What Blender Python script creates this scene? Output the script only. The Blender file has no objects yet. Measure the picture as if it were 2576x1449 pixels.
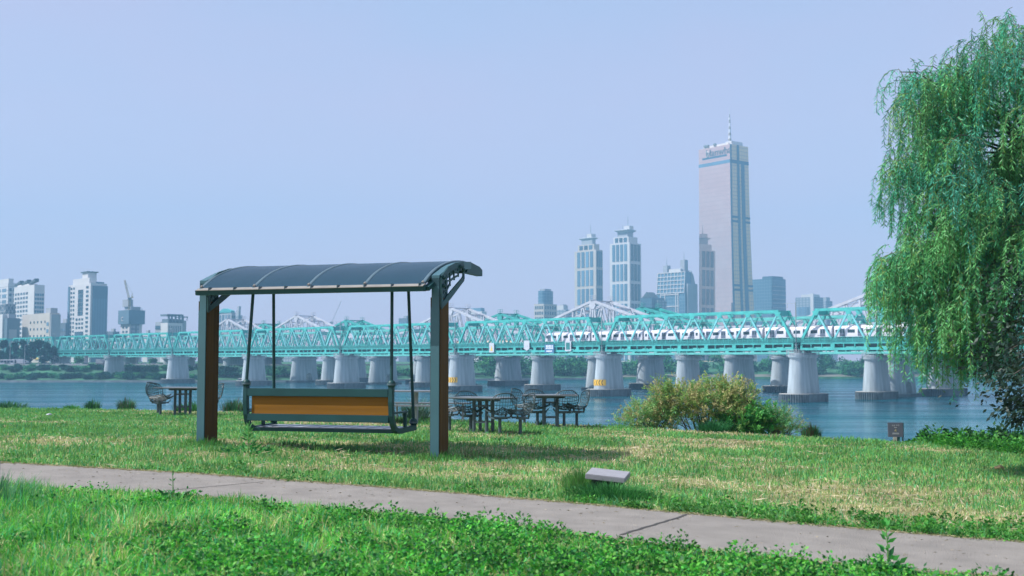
import bpy, bmesh, math, random
import numpy as np
from mathutils import Vector, Matrix
R = math.radians
random.seed(7)
rng = np.random.default_rng(11)

# ------------------------------------------------------------------ camera, sky, sun, exposure
sc = bpy.context.scene
COL = sc.collection
EYE = 1.4
FPX = 1138.0
PITCH = math.atan(72.5 / FPX)
cam_d = bpy.data.cameras.new("camera")
cam = bpy.data.objects.new("camera", cam_d)
COL.objects.link(cam)
cam_d.sensor_width = 36.0
cam_d.lens = FPX * 36.0 / 1024.0
cam_d.clip_start = 0.1
cam_d.clip_end = 9000
cam.location = (0, 0, EYE)
cam.rotation_euler = (R(90) + PITCH, 0, 0)
cam_d.dof.use_dof = True
cam_d.dof.focus_distance = 18.5
cam_d.dof.aperture_fstop = 3.0
sc.camera = cam
sc.view_settings.view_transform = 'Standard'
sc.view_settings.look = 'None'
sc.view_settings.exposure = 0.60
sc.view_settings.gamma = 1.0
sc.render.engine = 'CYCLES'
sc.cycles.use_denoising = True
sc.cycles.max_bounces = 6
sc.cycles.transparent_max_bounces = 8
sc.cycles.sample_clamp_indirect = 4.0

SUN_EL = R(50)
SUN_H = Vector((-0.988, -0.158))            # horizontal direction towards the sun
world = bpy.data.worlds.new("World")
sc.world = world
world.use_nodes = True
nt = world.node_tree
bg = nt.nodes["Background"]
sky = nt.nodes.new("ShaderNodeTexSky")
sky.sky_type = 'NISHITA'
sky.sun_disc = False
sky.sun_elevation = SUN_EL
sky.sun_rotation = math.atan2(SUN_H.x, SUN_H.y)
sky.air_density = 1.0
sky.dust_density = 2.0
mx = nt.nodes.new("ShaderNodeMix")
mx.data_type = 'RGBA'
mx.inputs[0].default_value = 0.80
mx.inputs[7].default_value = (3.9, 4.2, 6.2, 1)
# thin uneven high haze: two close tints of the sky mixed by a very soft noise
wtc = nt.nodes.new("ShaderNodeTexCoord"); wmp = nt.nodes.new("ShaderNodeMapping"); wmp.inputs["Scale"].default_value = (1, 1, 2.2)
wnz = nt.nodes.new("ShaderNodeTexNoise"); wnz.inputs["Scale"].default_value = 2.4; wnz.inputs["Detail"].default_value = 4
wmx = nt.nodes.new("ShaderNodeMix"); wmx.data_type = 'RGBA'
wmx.inputs[6].default_value = (3.85, 3.75, 5.35, 1); wmx.inputs[7].default_value = (3.2, 3.85, 5.6, 1)
wrp = nt.nodes.new("ShaderNodeMapRange"); wrp.inputs[1].default_value = 0.35; wrp.inputs[2].default_value = 0.65
nt.links.new(wtc.outputs["Generated"], wmp.inputs[0]); nt.links.new(wmp.outputs[0], wnz.inputs[0]); nt.links.new(wnz.outputs[0], wrp.inputs[0]); nt.links.new(wrp.outputs[0], wmx.inputs[0])
wsx = nt.nodes.new("ShaderNodeSeparateXYZ"); nt.links.new(wtc.outputs["Generated"], wsx.inputs[0])
wel = nt.nodes.new("ShaderNodeMapRange"); wel.inputs[1].default_value = 0.0; wel.inputs[2].default_value = 0.34; nt.links.new(wsx.outputs[2], wel.inputs[0])
wlo = nt.nodes.new("ShaderNodeMix"); wlo.data_type = 'RGBA'; wlo.inputs[6].default_value = (5.5, 4.7, 6.0, 1)   # paler low in the sky
nt.links.new(wel.outputs[0], wlo.inputs[0]); nt.links.new(wmx.outputs[2], wlo.inputs[7]); nt.links.new(wlo.outputs[2], mx.inputs[7])
nt.links.new(sky.outputs[0], mx.inputs[6])
nt.links.new(mx.outputs[2], bg.inputs[0])
bg.inputs[1].default_value = 0.107
sun_d = bpy.data.lights.new("sun", 'SUN')
sun_d.energy = 4.6
sun_d.angle = R(0.5)
sun_d.color = (1.0, 0.95, 0.93)
sun = bpy.data.objects.new("sun", sun_d)
COL.objects.link(sun)
sdir = Vector((SUN_H.x * math.cos(SUN_EL), SUN_H.y * math.cos(SUN_EL), math.sin(SUN_EL)))
sun.rotation_euler = sdir.to_track_quat('Z', 'Y').to_euler()
sun.location = (-60, 0, 80)

# ------------------------------------------------------------------ photograph -> place
K = 1024.0 / 2576.0
def W(px, py, Y):
    """point on the plane at distance Y seen at (px, py) of the 2576 wide view"""
    a = (px * K - 512) / FPX; b = (288 - py * K) / FPX
    fy, fz = math.cos(PITCH), math.sin(PITCH)
    dy = fy - b * fz; dz = fz + b * fy
    s = Y / dy
    return Vector((a * s, Y, EYE + dz * s))
def zg(x, y):
    xx = np.clip(x, -9.0, 9.0)
    w = np.clip(1 - (y - 17.0) * 0.08, 0.2, 1.0)
    return -0.033 * (xx + 1.035) * w
def G(px, py):
    """point of the lawn seen at (px, py)"""
    Y = 15.0
    for _ in range(60):
        p = W(px, py, Y)
        drop = EYE - p.z
        Y = 0.5 * Y + 0.5 * Y * (EYE - float(zg(p.x, Y))) / max(drop, 1e-4)
    p = W(px, py, Y)
    return Vector((p.x, Y, float(zg(p.x, Y))))
WATER = -9.0

# ------------------------------------------------------------------ materials
MATS = {}
def mat(name, col, rough=0.6, metal=0.0, var=0.12, scale=3.0, bump=0.0, bscale=None, spec=None, stretch=(1, 1, 1), dark=None, rand=0.0):
    if name in MATS: return MATS[name]
    m = bpy.data.materials.new(name); m.use_nodes = True
    n = m.node_tree; b = n.nodes["Principled BSDF"]
    b.inputs["Roughness"].default_value = rough
    b.inputs["Metallic"].default_value = metal
    if spec is not None: b.inputs["Specular IOR Level"].default_value = spec
    tc = n.nodes.new("ShaderNodeTexCoord")
    mp = n.nodes.new("ShaderNodeMapping"); mp.inputs["Scale"].default_value = stretch
    n.links.new(tc.outputs["Object"], mp.inputs[0])
    nz = n.nodes.new("ShaderNodeTexNoise"); nz.inputs["Scale"].default_value = scale; nz.inputs["Detail"].default_value = 6
    n.links.new(mp.outputs[0], nz.inputs[0])
    rp = n.nodes.new("ShaderNodeValToRGB")
    lo = dark if dark else tuple(c * (1 - var) for c in col)
    hi = tuple(min(1, c * (1 + var)) for c in col)
    rp.color_ramp.elements[0].position = 0.3; rp.color_ramp.elements[0].color = (*lo, 1)
    rp.color_ramp.elements[1].position = 0.7; rp.color_ramp.elements[1].color = (*hi, 1)
    n.links.new(nz.outputs[0], rp.inputs[0]); n.links.new(rp.outputs[0], b.inputs["Base Color"])
    if rand:      # each pane, car or stone its own shade
        oi = n.nodes.new("ShaderNodeObjectInfo"); hs = n.nodes.new("ShaderNodeHueSaturation"); mr = n.nodes.new("ShaderNodeMapRange")
        mr.inputs[3].default_value = 1 - rand; mr.inputs[4].default_value = 1 + rand
        n.links.new(oi.outputs["Random"], mr.inputs[0]); n.links.new(mr.outputs[0], hs.inputs["Value"]); n.links.new(rp.outputs[0], hs.inputs["Color"]); n.links.new(hs.outputs[0], b.inputs["Base Color"])
    if bump:
        nb = n.nodes.new("ShaderNodeTexNoise"); nb.inputs["Scale"].default_value = bscale or scale * 6; nb.inputs["Detail"].default_value = 5
        n.links.new(mp.outputs[0], nb.inputs[0])
        bp = n.nodes.new("ShaderNodeBump"); bp.inputs["Strength"].default_value = bump; bp.inputs["Distance"].default_value = 0.02
        n.links.new(nb.outputs[0], bp.inputs["Height"]); n.links.new(bp.outputs[0], b.inputs["Normal"])
    MATS[name] = m
    return m
def leafmat(name, trans=0.35, rough=0.55, spec=0.3):
    """blade / leaf colour comes from the plant's own per-leaf colour attribute"""
    if name in MATS: return MATS[name]
    m = bpy.data.materials.new(name); m.use_nodes = True
    n = m.node_tree; b = n.nodes["Principled BSDF"]
    at = n.nodes.new("ShaderNodeAttribute"); at.attribute_name = "tint"
    n.links.new(at.outputs["Color"], b.inputs["Base Color"])
    b.inputs["Roughness"].default_value = rough
    b.inputs["Specular IOR Level"].default_value = spec
    t = n.nodes.new("ShaderNodeBsdfTranslucent"); n.links.new(at.outputs["Color"], t.inputs[0])
    ms = n.nodes.new("ShaderNodeMixShader"); ms.inputs[0].default_value = trans
    n.links.new(b.outputs[0], ms.inputs[1]); n.links.new(t.outputs[0], ms.inputs[2])
    n.links.new(ms.outputs[0], n.nodes["Material Output"].inputs[0])
    MATS[name] = m
    return m

# ------------------------------------------------------------------ mesh helpers
class MB:
    def __init__(s): s.v = []; s.f = []; s.m = []; s.mi = 0
    def add(s, vs, fs):
        o = len(s.v); s.v += [tuple(v) for v in vs]
        for f in fs: s.f.append(tuple(i + o for i in f)); s.m.append(s.mi)
        return s
    def box(s, x0, x1, y0, y1, z0, z1):
        v = [(x0, y0, z0), (x1, y0, z0), (x1, y1, z0), (x0, y1, z0), (x0, y0, z1), (x1, y0, z1), (x1, y1, z1), (x0, y1, z1)]
        return s.add(v, [(3, 2, 1, 0), (4, 5, 6, 7), (0, 1, 5, 4), (1, 2, 6, 5), (2, 3, 7, 6), (3, 0, 4, 7)])
    def bar(s, p, q, w, h, up=(0, 0, 1)):
        p = Vector(p); q = Vector(q); d = (q - p).normalized(); up = Vector(up)
        if abs(d.dot(up)) > 0.99: up = Vector((0, 1, 0)) if abs(d.y) < 0.9 else Vector((1, 0, 0))
        a = d.cross(up).normalized() * (w / 2); b = a.cross(d).normalized() * (h / 2)
        v = [c + e for c in (p, q) for e in (-a - b, a - b, a + b, -a + b)]
        return s.add(v, [(0, 1, 2, 3), (7, 6, 5, 4), (0, 4, 5, 1), (1, 5, 6, 2), (2, 6, 7, 3), (3, 7, 4, 0)])
    def tube(s, pts, r, n=6, closed=False, cap=True):
        pts = [Vector(p) for p in pts]; N = len(pts)
        rr = r if isinstance(r, (list, tuple)) else [r] * N
        ref = None; rings = []
        for i, p in enumerate(pts):
            if closed: d = pts[(i + 1) % N] - pts[i - 1]
            else: d = pts[min(i + 1, N - 1)] - pts[max(i - 1, 0)]
            if d.length < 1e-9: d = Vector((0, 0, 1))
            d.normalize()
            if ref is None or abs(ref.dot(d)) > 0.95:
                ref = Vector((0, 0, 1)) if abs(d.z) < 0.9 else Vector((1, 0, 0))
            a = (ref - d * ref.dot(d)).normalized(); ref = a; b = d.cross(a)
            rings.append([p + (a * math.cos(2 * math.pi * k / n) + b * math.sin(2 * math.pi * k / n)) * rr[i] for k in range(n)])
        vs = [v for rg in rings for v in rg]; fs = []
        for i in range(N if closed else N - 1):
            j = (i + 1) % N
            for k in range(n): fs.append((i * n + k, i * n + (k + 1) % n, j * n + (k + 1) % n, j * n + k))
        if cap and not closed: fs += [tuple(range(n))[::-1], tuple((N - 1) * n + k for k in range(n))]
        return s.add(vs, fs)
    def lathe(s, prof, n=24, c=(0, 0, 0)):
        vs = [(c[0] + r * math.cos(2 * math.pi * k / n), c[1] + r * math.sin(2 * math.pi * k / n), c[2] + z) for r, z in prof for k in range(n)]
        fs = []
        for i in range(len(prof) - 1):
            for k in range(n): fs.append((i * n + k, i * n + (k + 1) % n, (i + 1) * n + (k + 1) % n, (i + 1) * n + k))
        fs += [tuple(range(n))[::-1], tuple((len(prof) - 1) * n + k for k in range(n))]
        return s.add(vs, fs)
    def loft(s, rings):
        n = len(rings[0]); vs = [v for rg in rings for v in rg]; fs = []
        for i in range(len(rings) - 1):
            for k in range(n): fs.append((i * n + k, i * n + (k + 1) % n, (i + 1) * n + (k + 1) % n, (i + 1) * n + k))
        fs += [tuple(range(n))[::-1], tuple((len(rings) - 1) * n + k for k in range(n))]
        return s.add(vs, fs)
    def extrude(s, poly, off):
        """closed 3d polygon swept along a vector"""
        off = Vector(off); a = [Vector(p) for p in poly]; n = len(a)
        return s.add(a + [p + off for p in a], [tuple(range(n))[::-1], tuple(range(n, 2 * n))] + [(i, (i + 1) % n, n + (i + 1) % n, n + i) for i in range(n)])
    def ball(s, c, r, n=14, m=9):
        prof = [(max(1e-4, r * math.sin(math.pi * i / m)), -r * math.cos(math.pi * i / m)) for i in range(m + 1)]
        return s.lathe(prof, n, c)
    def mesh(s, name, mats, smooth=False, bevel=0):
        me = bpy.data.meshes.new(name); me.from_pydata(s.v, [], s.f)
        for m in (mats if isinstance(mats, (list, tuple)) else [mats]): me.materials.append(m)
        me.polygons.foreach_set("material_index", s.m)
        bm = bmesh.new(); bm.from_mesh(me)
        bmesh.ops.recalc_face_normals(bm, faces=bm.faces)
        if bevel:
            es = [e for e in bm.edges if len(e.link_faces) == 2 and e.calc_face_angle(0) > 0.6]
            bmesh.ops.bevel(bm, geom=es, offset=bevel, segments=2, affect='EDGES', clamp_overlap=True)
        bm.to_mesh(me); bm.free()
        if smooth:
            me.polygons.foreach_set("use_smooth", [True] * len(me.polygons))
            try: me.set_sharp_from_angle(angle=R(35))
            except Exception: pass
        me.update()
        return me
    def build(s, name, mats, parent=None, smooth=False, bevel=0, loc=None):
        return link(name, s.mesh(name, mats, smooth, bevel), parent, loc)
def link(name, me, parent=None, loc=None, rotz=0):
    o = bpy.data.objects.new(name, me); COL.objects.link(o)
    if parent: o.parent = parent
    if loc is not None: o.location = loc
    if rotz: o.rotation_euler.z = rotz
    return o
def tag(o, label, cat, group=None, kind=None):
    if label: o['label'] = label
    if cat: o['category'] = cat
    if group: o['group'] = group
    if kind: o['kind'] = kind
    return o
def thing(name, label, cat, loc=(0, 0, 0), rotz=0, group=None):
    o = bpy.data.objects.new(name, None); COL.objects.link(o)
    o.location = loc; o.rotation_euler = (0, 0, rotz); o.empty_display_size = 0.2
    return tag(o, label, cat, group)
def structure(o): o['kind'] = 'structure'; return o
def copy_tree(o, parent=None):
    c = o.copy(); COL.objects.link(c)
    if parent: c.parent = parent
    for ch in list(o.children): copy_tree(ch, c)
    return c
def dup(root, loc, rotz, label=None, group=None):
    c = copy_tree(root); c.location = loc; c.rotation_euler.z = rotz
    if label: c['label'] = label
    if group: c['group'] = group
    return c
def leaf_object(name, V, F4, tint, material, parent=None, tri=False):
    """V (n,k,3) leaf corner points, one face per leaf (or faces F4 inside one leaf), tint (n,3)"""
    n, k, _ = V.shape
    me = bpy.data.meshes.new(name)
    me.vertices.add(n * k); me.vertices.foreach_set("co", V.reshape(-1).astype(np.float32))
    loops = []; starts = []; tot = []
    base = (np.arange(n) * k)[:, None]
    L = np.concatenate([base + np.array(f)[None, :] for f in F4], axis=1)
    sizes = [len(f) for f in F4]
    me.loops.add(L.size); me.loops.foreach_set("vertex_index", L.reshape(-1).astype(np.int32))
    st = np.concatenate([[0], np.cumsum(sizes)[:-1]])
    starts = (np.arange(n) * sum(sizes))[:, None] + st[None, :]
    me.polygons.add(n * len(F4)); me.polygons.foreach_set("loop_start", starts.reshape(-1).astype(np.int32))
    try: me.polygons.foreach_set("loop_total", np.tile(np.array(sizes), n).astype(np.int32))
    except Exception: pass
    at = me.attributes.new("tint", 'FLOAT_COLOR', 'POINT')
    c = np.ones((n, k, 4), np.float32); c[:, :, :3] = np.clip(tint, 0, 1)[:, None, :]
    at.data.foreach_set("color", c.reshape(-1))
    me.materials.append(material)
    me.update(calc_edges=True); me.validate()
    return link(name, me, parent)
# numpy value noise
_tab = rng.random((256, 256))
def vnoise(x, y):
    xi = np.floor(x).astype(int); yi = np.floor(y).astype(int); fx = x - xi; fy = y - yi
    fx = fx * fx * (3 - 2 * fx); fy = fy * fy * (3 - 2 * fy)
    a = _tab[xi % 256, yi % 256]; b = _tab[(xi + 1) % 256, yi % 256]; c = _tab[xi % 256, (yi + 1) % 256]; d = _tab[(xi + 1) % 256, (yi + 1) % 256]
    return (a * (1 - fx) + b * fx) * (1 - fy) + (c * (1 - fx) + d * fx) * fy
def fbm(x, y, o=4):
    s = 0; a = 0.5; t = 0
    for i in range(o): s = s + a * vnoise(x * 2 ** i + 17 * i, y * 2 ** i + 31 * i); t += a; a *= 0.5
    return s / t
def unit(a): return a / np.maximum(np.linalg.norm(a, axis=-1, keepdims=True), 1e-9)
def leaves(P, D, length, width, fold=None):
    """pointed leaves: P root (n,3), D direction (n,3) -> (n,4,3)"""
    n = len(P); D = unit(D)
    rnd = rng.normal(size=(n, 3)); S = unit(np.cross(D, rnd))
    L = np.broadcast_to(length, (n,))[:, None]; w = np.broadcast_to(width, (n,))[:, None]
    V = np.empty((n, 4, 3))
    V[:, 0] = P; V[:, 1] = P + D * L * 0.45 + S * w / 2; V[:, 2] = P + D * L; V[:, 3] = P + D * L * 0.45 - S * w / 2
    return V
LEAFQ = [(0, 1, 2, 3)]
# ------------------------------------------------------------------ setting: lawn, path, water, far bank
edge_px = [(-500, 1026), (0, 1030), (400, 1034), (700, 1042), (1000, 1054), (1300, 1066), (1600, 1078), (2000, 1100), (2250, 1113), (2576, 1122), (2900, 1130)]
EDGE = [G(*p) for p in edge_px]
ex = np.array([e.x for e in EDGE]); ey = np.array([e.y for e in EDGE])
def edge_y(x):
    x = np.asarray(x, float)
    y = np.interp(x, ex, ey)
    y = np.where(x < ex[0], ey[0] + (x - ex[0]) * -0.35, y)
    return np.where(x > ex[-1], ey[-1] + (x - ex[-1]) * -0.3, y)
far_px = [(-700, 1128), (-300, 1150), (0, 1165), (500, 1194), (1000, 1231), (1500, 1273), (2000, 1319), (2300, 1345), (2576, 1366), (2900, 1392)]
near_px = [(-700, 1190), (-300, 1213), (0, 1230), (450, 1250), (800, 1283), (1288, 1327), (1713, 1385), (2088, 1425), (2390, 1450), (2576, 1464), (2900, 1490)]
FAR = [G(*p) for p in far_px]; NEAR = [G(*p) for p in near_px]
fx_, fy_ = np.array([p.x for p in FAR]), np.array([p.y for p in FAR])
nx_, ny_ = np.array([p.x for p in NEAR]), np.array([p.y for p in NEAR])
def path_far(x): return np.interp(x, fx_, fy_)
def path_near(x): return np.interp(x, nx_, ny_)

m_soil = mat("lawn_soil", (0.20, 0.23, 0.075), 0.95, var=0.35, scale=1.5, bump=0.5, bscale=30)
m_conc = mat("path_concrete", (0.245, 0.23, 0.20), 0.9, var=0.14, scale=3.0, bump=0.9, bscale=90)
m_bank = mat("bank_soil", (0.07, 0.10, 0.04), 0.95, var=0.4, scale=0.8, bump=0.4)

xs = np.concatenate([np.linspace(-140, -26, 20), np.arange(-25, 25.01, 1.0), np.linspace(27, 120, 18)])
mb = MB(); rows = []
nr = 40
for x in xs:
    ye = float(edge_y(x)); col = []
    for j in range(nr):
        y = -20 + (ye + 20) * j / (nr - 1)
        col.append((x, y, float(zg(x, y))))
    z0 = col[-1][2]
    col += [(x, ye + 0.5, z0 - 0.12), (x, ye + 1.6, z0 - 0.8), (x, ye + 16, WATER - 0.6), (x, ye + 24, WATER - 1.5)]
    rows.append(col)
nc = len(rows[0])
mb.add([p for c in rows for p in c], [(i * nc + j, (i + 1) * nc + j, (i + 1) * nc + j + 1, i * nc + j + 1) for i in range(len(xs) - 1) for j in range(nc - 1)])
structure(mb.build("ground", m_soil, smooth=True))

mb = MB(); pts = []
px = np.linspace(-14, 8, 45)
for x in px:
    for t in (0, 1):
        y = float(path_near(x)) * (1 - t) + float(path_far(x)) * t
        pts.append((x, y, float(zg(x, y)) + 0.014))
mb.add(pts, [(2 * i, 2 * i + 2, 2 * i + 3, 2 * i + 1) for i in range(len(px) - 1)])
path = structure(mb.build("path", m_conc))
m_joint = mat("joint_gap", (0.05, 0.05, 0.045), 0.95)
for (a, b, w) in (((1560, 1350), (1737, 1296), 0.016), ((350, 1245), (665, 1215), 0.008)):
    p = G(*a); q = G(*b); d = (q - p).normalized(); s = Vector((-d.y, d.x, 0)) * w
    N = 14; vs = []
    for i in range(N + 1):
        c = p.lerp(q, i / N) + s * random.uniform(-0.8, 0.8)
        for k in (-1, 1):
            e = c + s * k; vs.append((e.x, e.y, float(zg(e.x, e.y)) + 0.018))
    MB().add(vs, [(2 * i, 2 * i + 1, 2 * i + 3, 2 * i + 2) for i in range(N)]).build("joint", m_joint, path)

# water
m_water = bpy.data.materials.new("river_water"); m_water.use_nodes = True
n = m_water.node_tree; n.nodes.remove(n.nodes["Principled BSDF"])
wd = n.nodes.new("ShaderNodeBsdfDiffuse"); wd.inputs[0].default_value = (0.003, 0.085, 0.115, 1)
wg = n.nodes.new("ShaderNodeBsdfGlossy"); wg.inputs[0].default_value = (0.78, 0.92, 1.0, 1); wg.inputs["Roughness"].default_value = 0.08
wm = n.nodes.new("ShaderNodeMixShader"); wm.inputs[0].default_value = 0.5
n.links.new(wd.outputs[0], wm.inputs[1]); n.links.new(wg.outputs[0], wm.inputs[2]); n.links.new(wm.outputs[0], n.nodes["Material Output"].inputs[0])
tc = n.nodes.new("ShaderNodeTexCoord")
def wave(sx, sy, sc_, det, rotz):
    mp = n.nodes.new("ShaderNodeMapping"); mp.inputs["Scale"].default_value = (sx, sy, 1); mp.inputs["Rotation"].default_value = (0, 0, rotz)
    n.links.new(tc.outputs["Object"], mp.inputs[0])
    t = n.nodes.new("ShaderNodeTexNoise"); t.inputs["Scale"].default_value = sc_; t.inputs["Detail"].default_value = det; t.inputs["Roughness"].default_value = 0.6
    n.links.new(mp.outputs[0], t.inputs[0]); return t
w1 = wave(0.45, 1.0, 0.9, 5, 0.2); w2 = wave(0.35, 1.0, 0.12, 3, -0.25)
ad = n.nodes.new("ShaderNodeMath"); ad.operation = 'MULTIPLY_ADD'; ad.inputs[1].default_value = 2.5
n.links.new(w2.outputs[0], ad.inputs[0]); n.links.new(w1.outputs[0], ad.inputs[2])
w3 = wave(0.5, 1.0, 0.045, 4, 0.1); w4 = wave(0.12, 0.6, 0.09, 5, 0.05)
ad2 = n.nodes.new("ShaderNodeMath"); ad2.operation = 'MULTIPLY_ADD'; ad2.inputs[1].default_value = 7.0
n.links.new(w3.outputs[0], ad2.inputs[0]); n.links.new(ad.outputs[0], ad2.inputs[2]); ad = ad2
mr = n.nodes.new("ShaderNodeMapRange"); mr.inputs[1].default_value = 0.36; mr.inputs[2].default_value = 0.64; mr.inputs[3].default_value = 0.40; mr.inputs[4].default_value = 0.86
n.links.new(w4.outputs[0], mr.inputs[0]); n.links.new(mr.outputs[0], wm.inputs[0])
bp = n.nodes.new("ShaderNodeBump"); bp.inputs["Strength"].default_value = 1.0; bp.inputs["Distance"].default_value = 0.10
n.links.new(ad.outputs[0], bp.inputs["Height"]); n.links.new(bp.outputs[0], wg.inputs["Normal"]); n.links.new(bp.outputs[0], wd.inputs["Normal"])
structure(MB().add([(-1400, 5, WATER), (1600, 5, WATER), (1600, 900, WATER), (-1400, 900, WATER)], [(0, 1, 2, 3)]).build("water", m_water))

# far bank: shore line and its profile
SH = [(-1400, 545), (-270, 543), (-110, 548), (-30, 590), (60, 640), (250, 664), (600, 680), (1600, 720)]
shx = np.array([p[0] for p in SH]); shy = np.array([p[1] for p in SH])
def shore(x): return float(np.interp(x, shx, shy))
PROF = [(-4, WATER - 1.5), (0, WATER - 0.3), (0.5, WATER + 0.9), (3, WATER + 1.3), (14, -6.4), (15, -5.5), (19, -5.3), (34, -1.9), (37, -1.2), (62, -1.2), (65, -0.8), (110, 0.0), (2200, 0.0)]
mb = MB(); xs2 = np.concatenate([np.linspace(-1400, -330, 12), np.linspace(-310, 400, 60), np.linspace(430, 1600, 14)])
mb.add([(x, shore(x) + d, z) for x in xs2 for d, z in PROF], [(i * len(PROF) + j, (i + 1) * len(PROF) + j, (i + 1) * len(PROF) + j + 1, i * len(PROF) + j + 1) for i in range(len(xs2) - 1) for j in range(len(PROF) - 1)])
structure(mb.build("far_bank", mat("far_bank_grass", (0.03, 0.13, 0.06), 0.95, var=0.5, scale=0.12)))
def strip(name, d0, d1, dz, m, x0=-700, x1=1000):
    def zp(d): return float(np.interp(d, [p[0] for p in PROF], [p[1] for p in PROF]))
    X = np.linspace(x0, x1, 80); mb = MB()
    mb.add([(x, shore(x) + d, zp(d) + dz) for x in X for d in (d0, d1)], [(2 * i, 2 * i + 2, 2 * i + 3, 2 * i + 1) for i in range(len(X) - 1)])
    return structure(mb.build(name, m))
strip("road", 39, 61, 0.03, mat("asphalt", (0.07, 0.075, 0.08), 0.9))
mb = MB(); X = np.linspace(-600, 60, 60)
for dd, z0, z1, th in ((14.2, -6.5, -5.2, 0.4), (0.1, WATER - 0.6, WATER + 1.0, 0.6)):
    mbw = MB()
    rg = [[(x, shore(x) + dd, z0), (x, shore(x) + dd + th, z0), (x, shore(x) + dd + th, z1), (x, shore(x) + dd, z1)] for x in X]
    mbw.loft(rg)
    structure(mbw.build("river_wall" if z0 < -8 else "promenade_wall", mat("river_wall_stone", (0.20, 0.22, 0.22), 0.9, var=0.3, scale=0.3)))
mbs = MB(); rg = [[(x, shore(x) + 37.4, -1.2), (x, shore(x) + 37.9, -1.2), (x, shore(x) + 37.8, -0.4), (x, shore(x) + 37.5, -0.4)] for x in X]
mbs.loft(rg)
tag(mbs.build("road_barrier", mat("barrier_concrete", (0.35, 0.36, 0.36), 0.9)), "long low concrete barrier along the riverside road behind the far bank", "barrier")
# ------------------------------------------------------------------ railway bridges
BANG = math.atan2(0.698, 0.716)
BO = Vector((71.9, 287.0, 0))
DV = Vector((-0.698, 0.716)); NV = Vector((0.716, 0.698))
m_green = mat("bridge_green_paint", (0.042, 0.345, 0.315), 0.5, var=0.22, scale=0.5)
m_green2 = mat("bridge_pale_green_paint", (0.10, 0.42, 0.38), 0.5, var=0.15, scale=0.5)
m_greend = mat("bridge_fence_green", (0.010, 0.14, 0.135), 0.6, var=0.2, scale=0.5)
m_greenp = mat("bridge_sunlit_green_paint", (0.14, 0.44, 0.45), 0.45, var=0.12, scale=0.5)  # paler copy of the bridge green: sunlight on the diagonals painted in
m_white = mat("bridge_white_paint", (0.43, 0.46, 0.51), 0.5, var=0.12, scale=0.5)
m_dk = mat("bridge_underside", (0.03, 0.06, 0.065), 0.8)
m_pier = mat("pier_concrete", (0.295, 0.35, 0.375), 0.9, var=0.22, scale=0.9, stretch=(1, 1, 0.10), bump=0.2, bscale=3)
m_pile = mat("sheet_pile_steel", (0.075, 0.10, 0.11), 0.8, var=0.35, scale=0.8)
m_rail = mat("rail_grey", (0.35, 0.38, 0.40), 0.5)
m_yel = mat("board_yellow", (0.72, 0.42, 0.015), 0.5, var=0.05)
m_blk = mat("board_black", (0.02, 0.02, 0.02), 0.6)
m_mast = mat("mast_grey", (0.22, 0.27, 0.29), 0.5)

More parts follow.
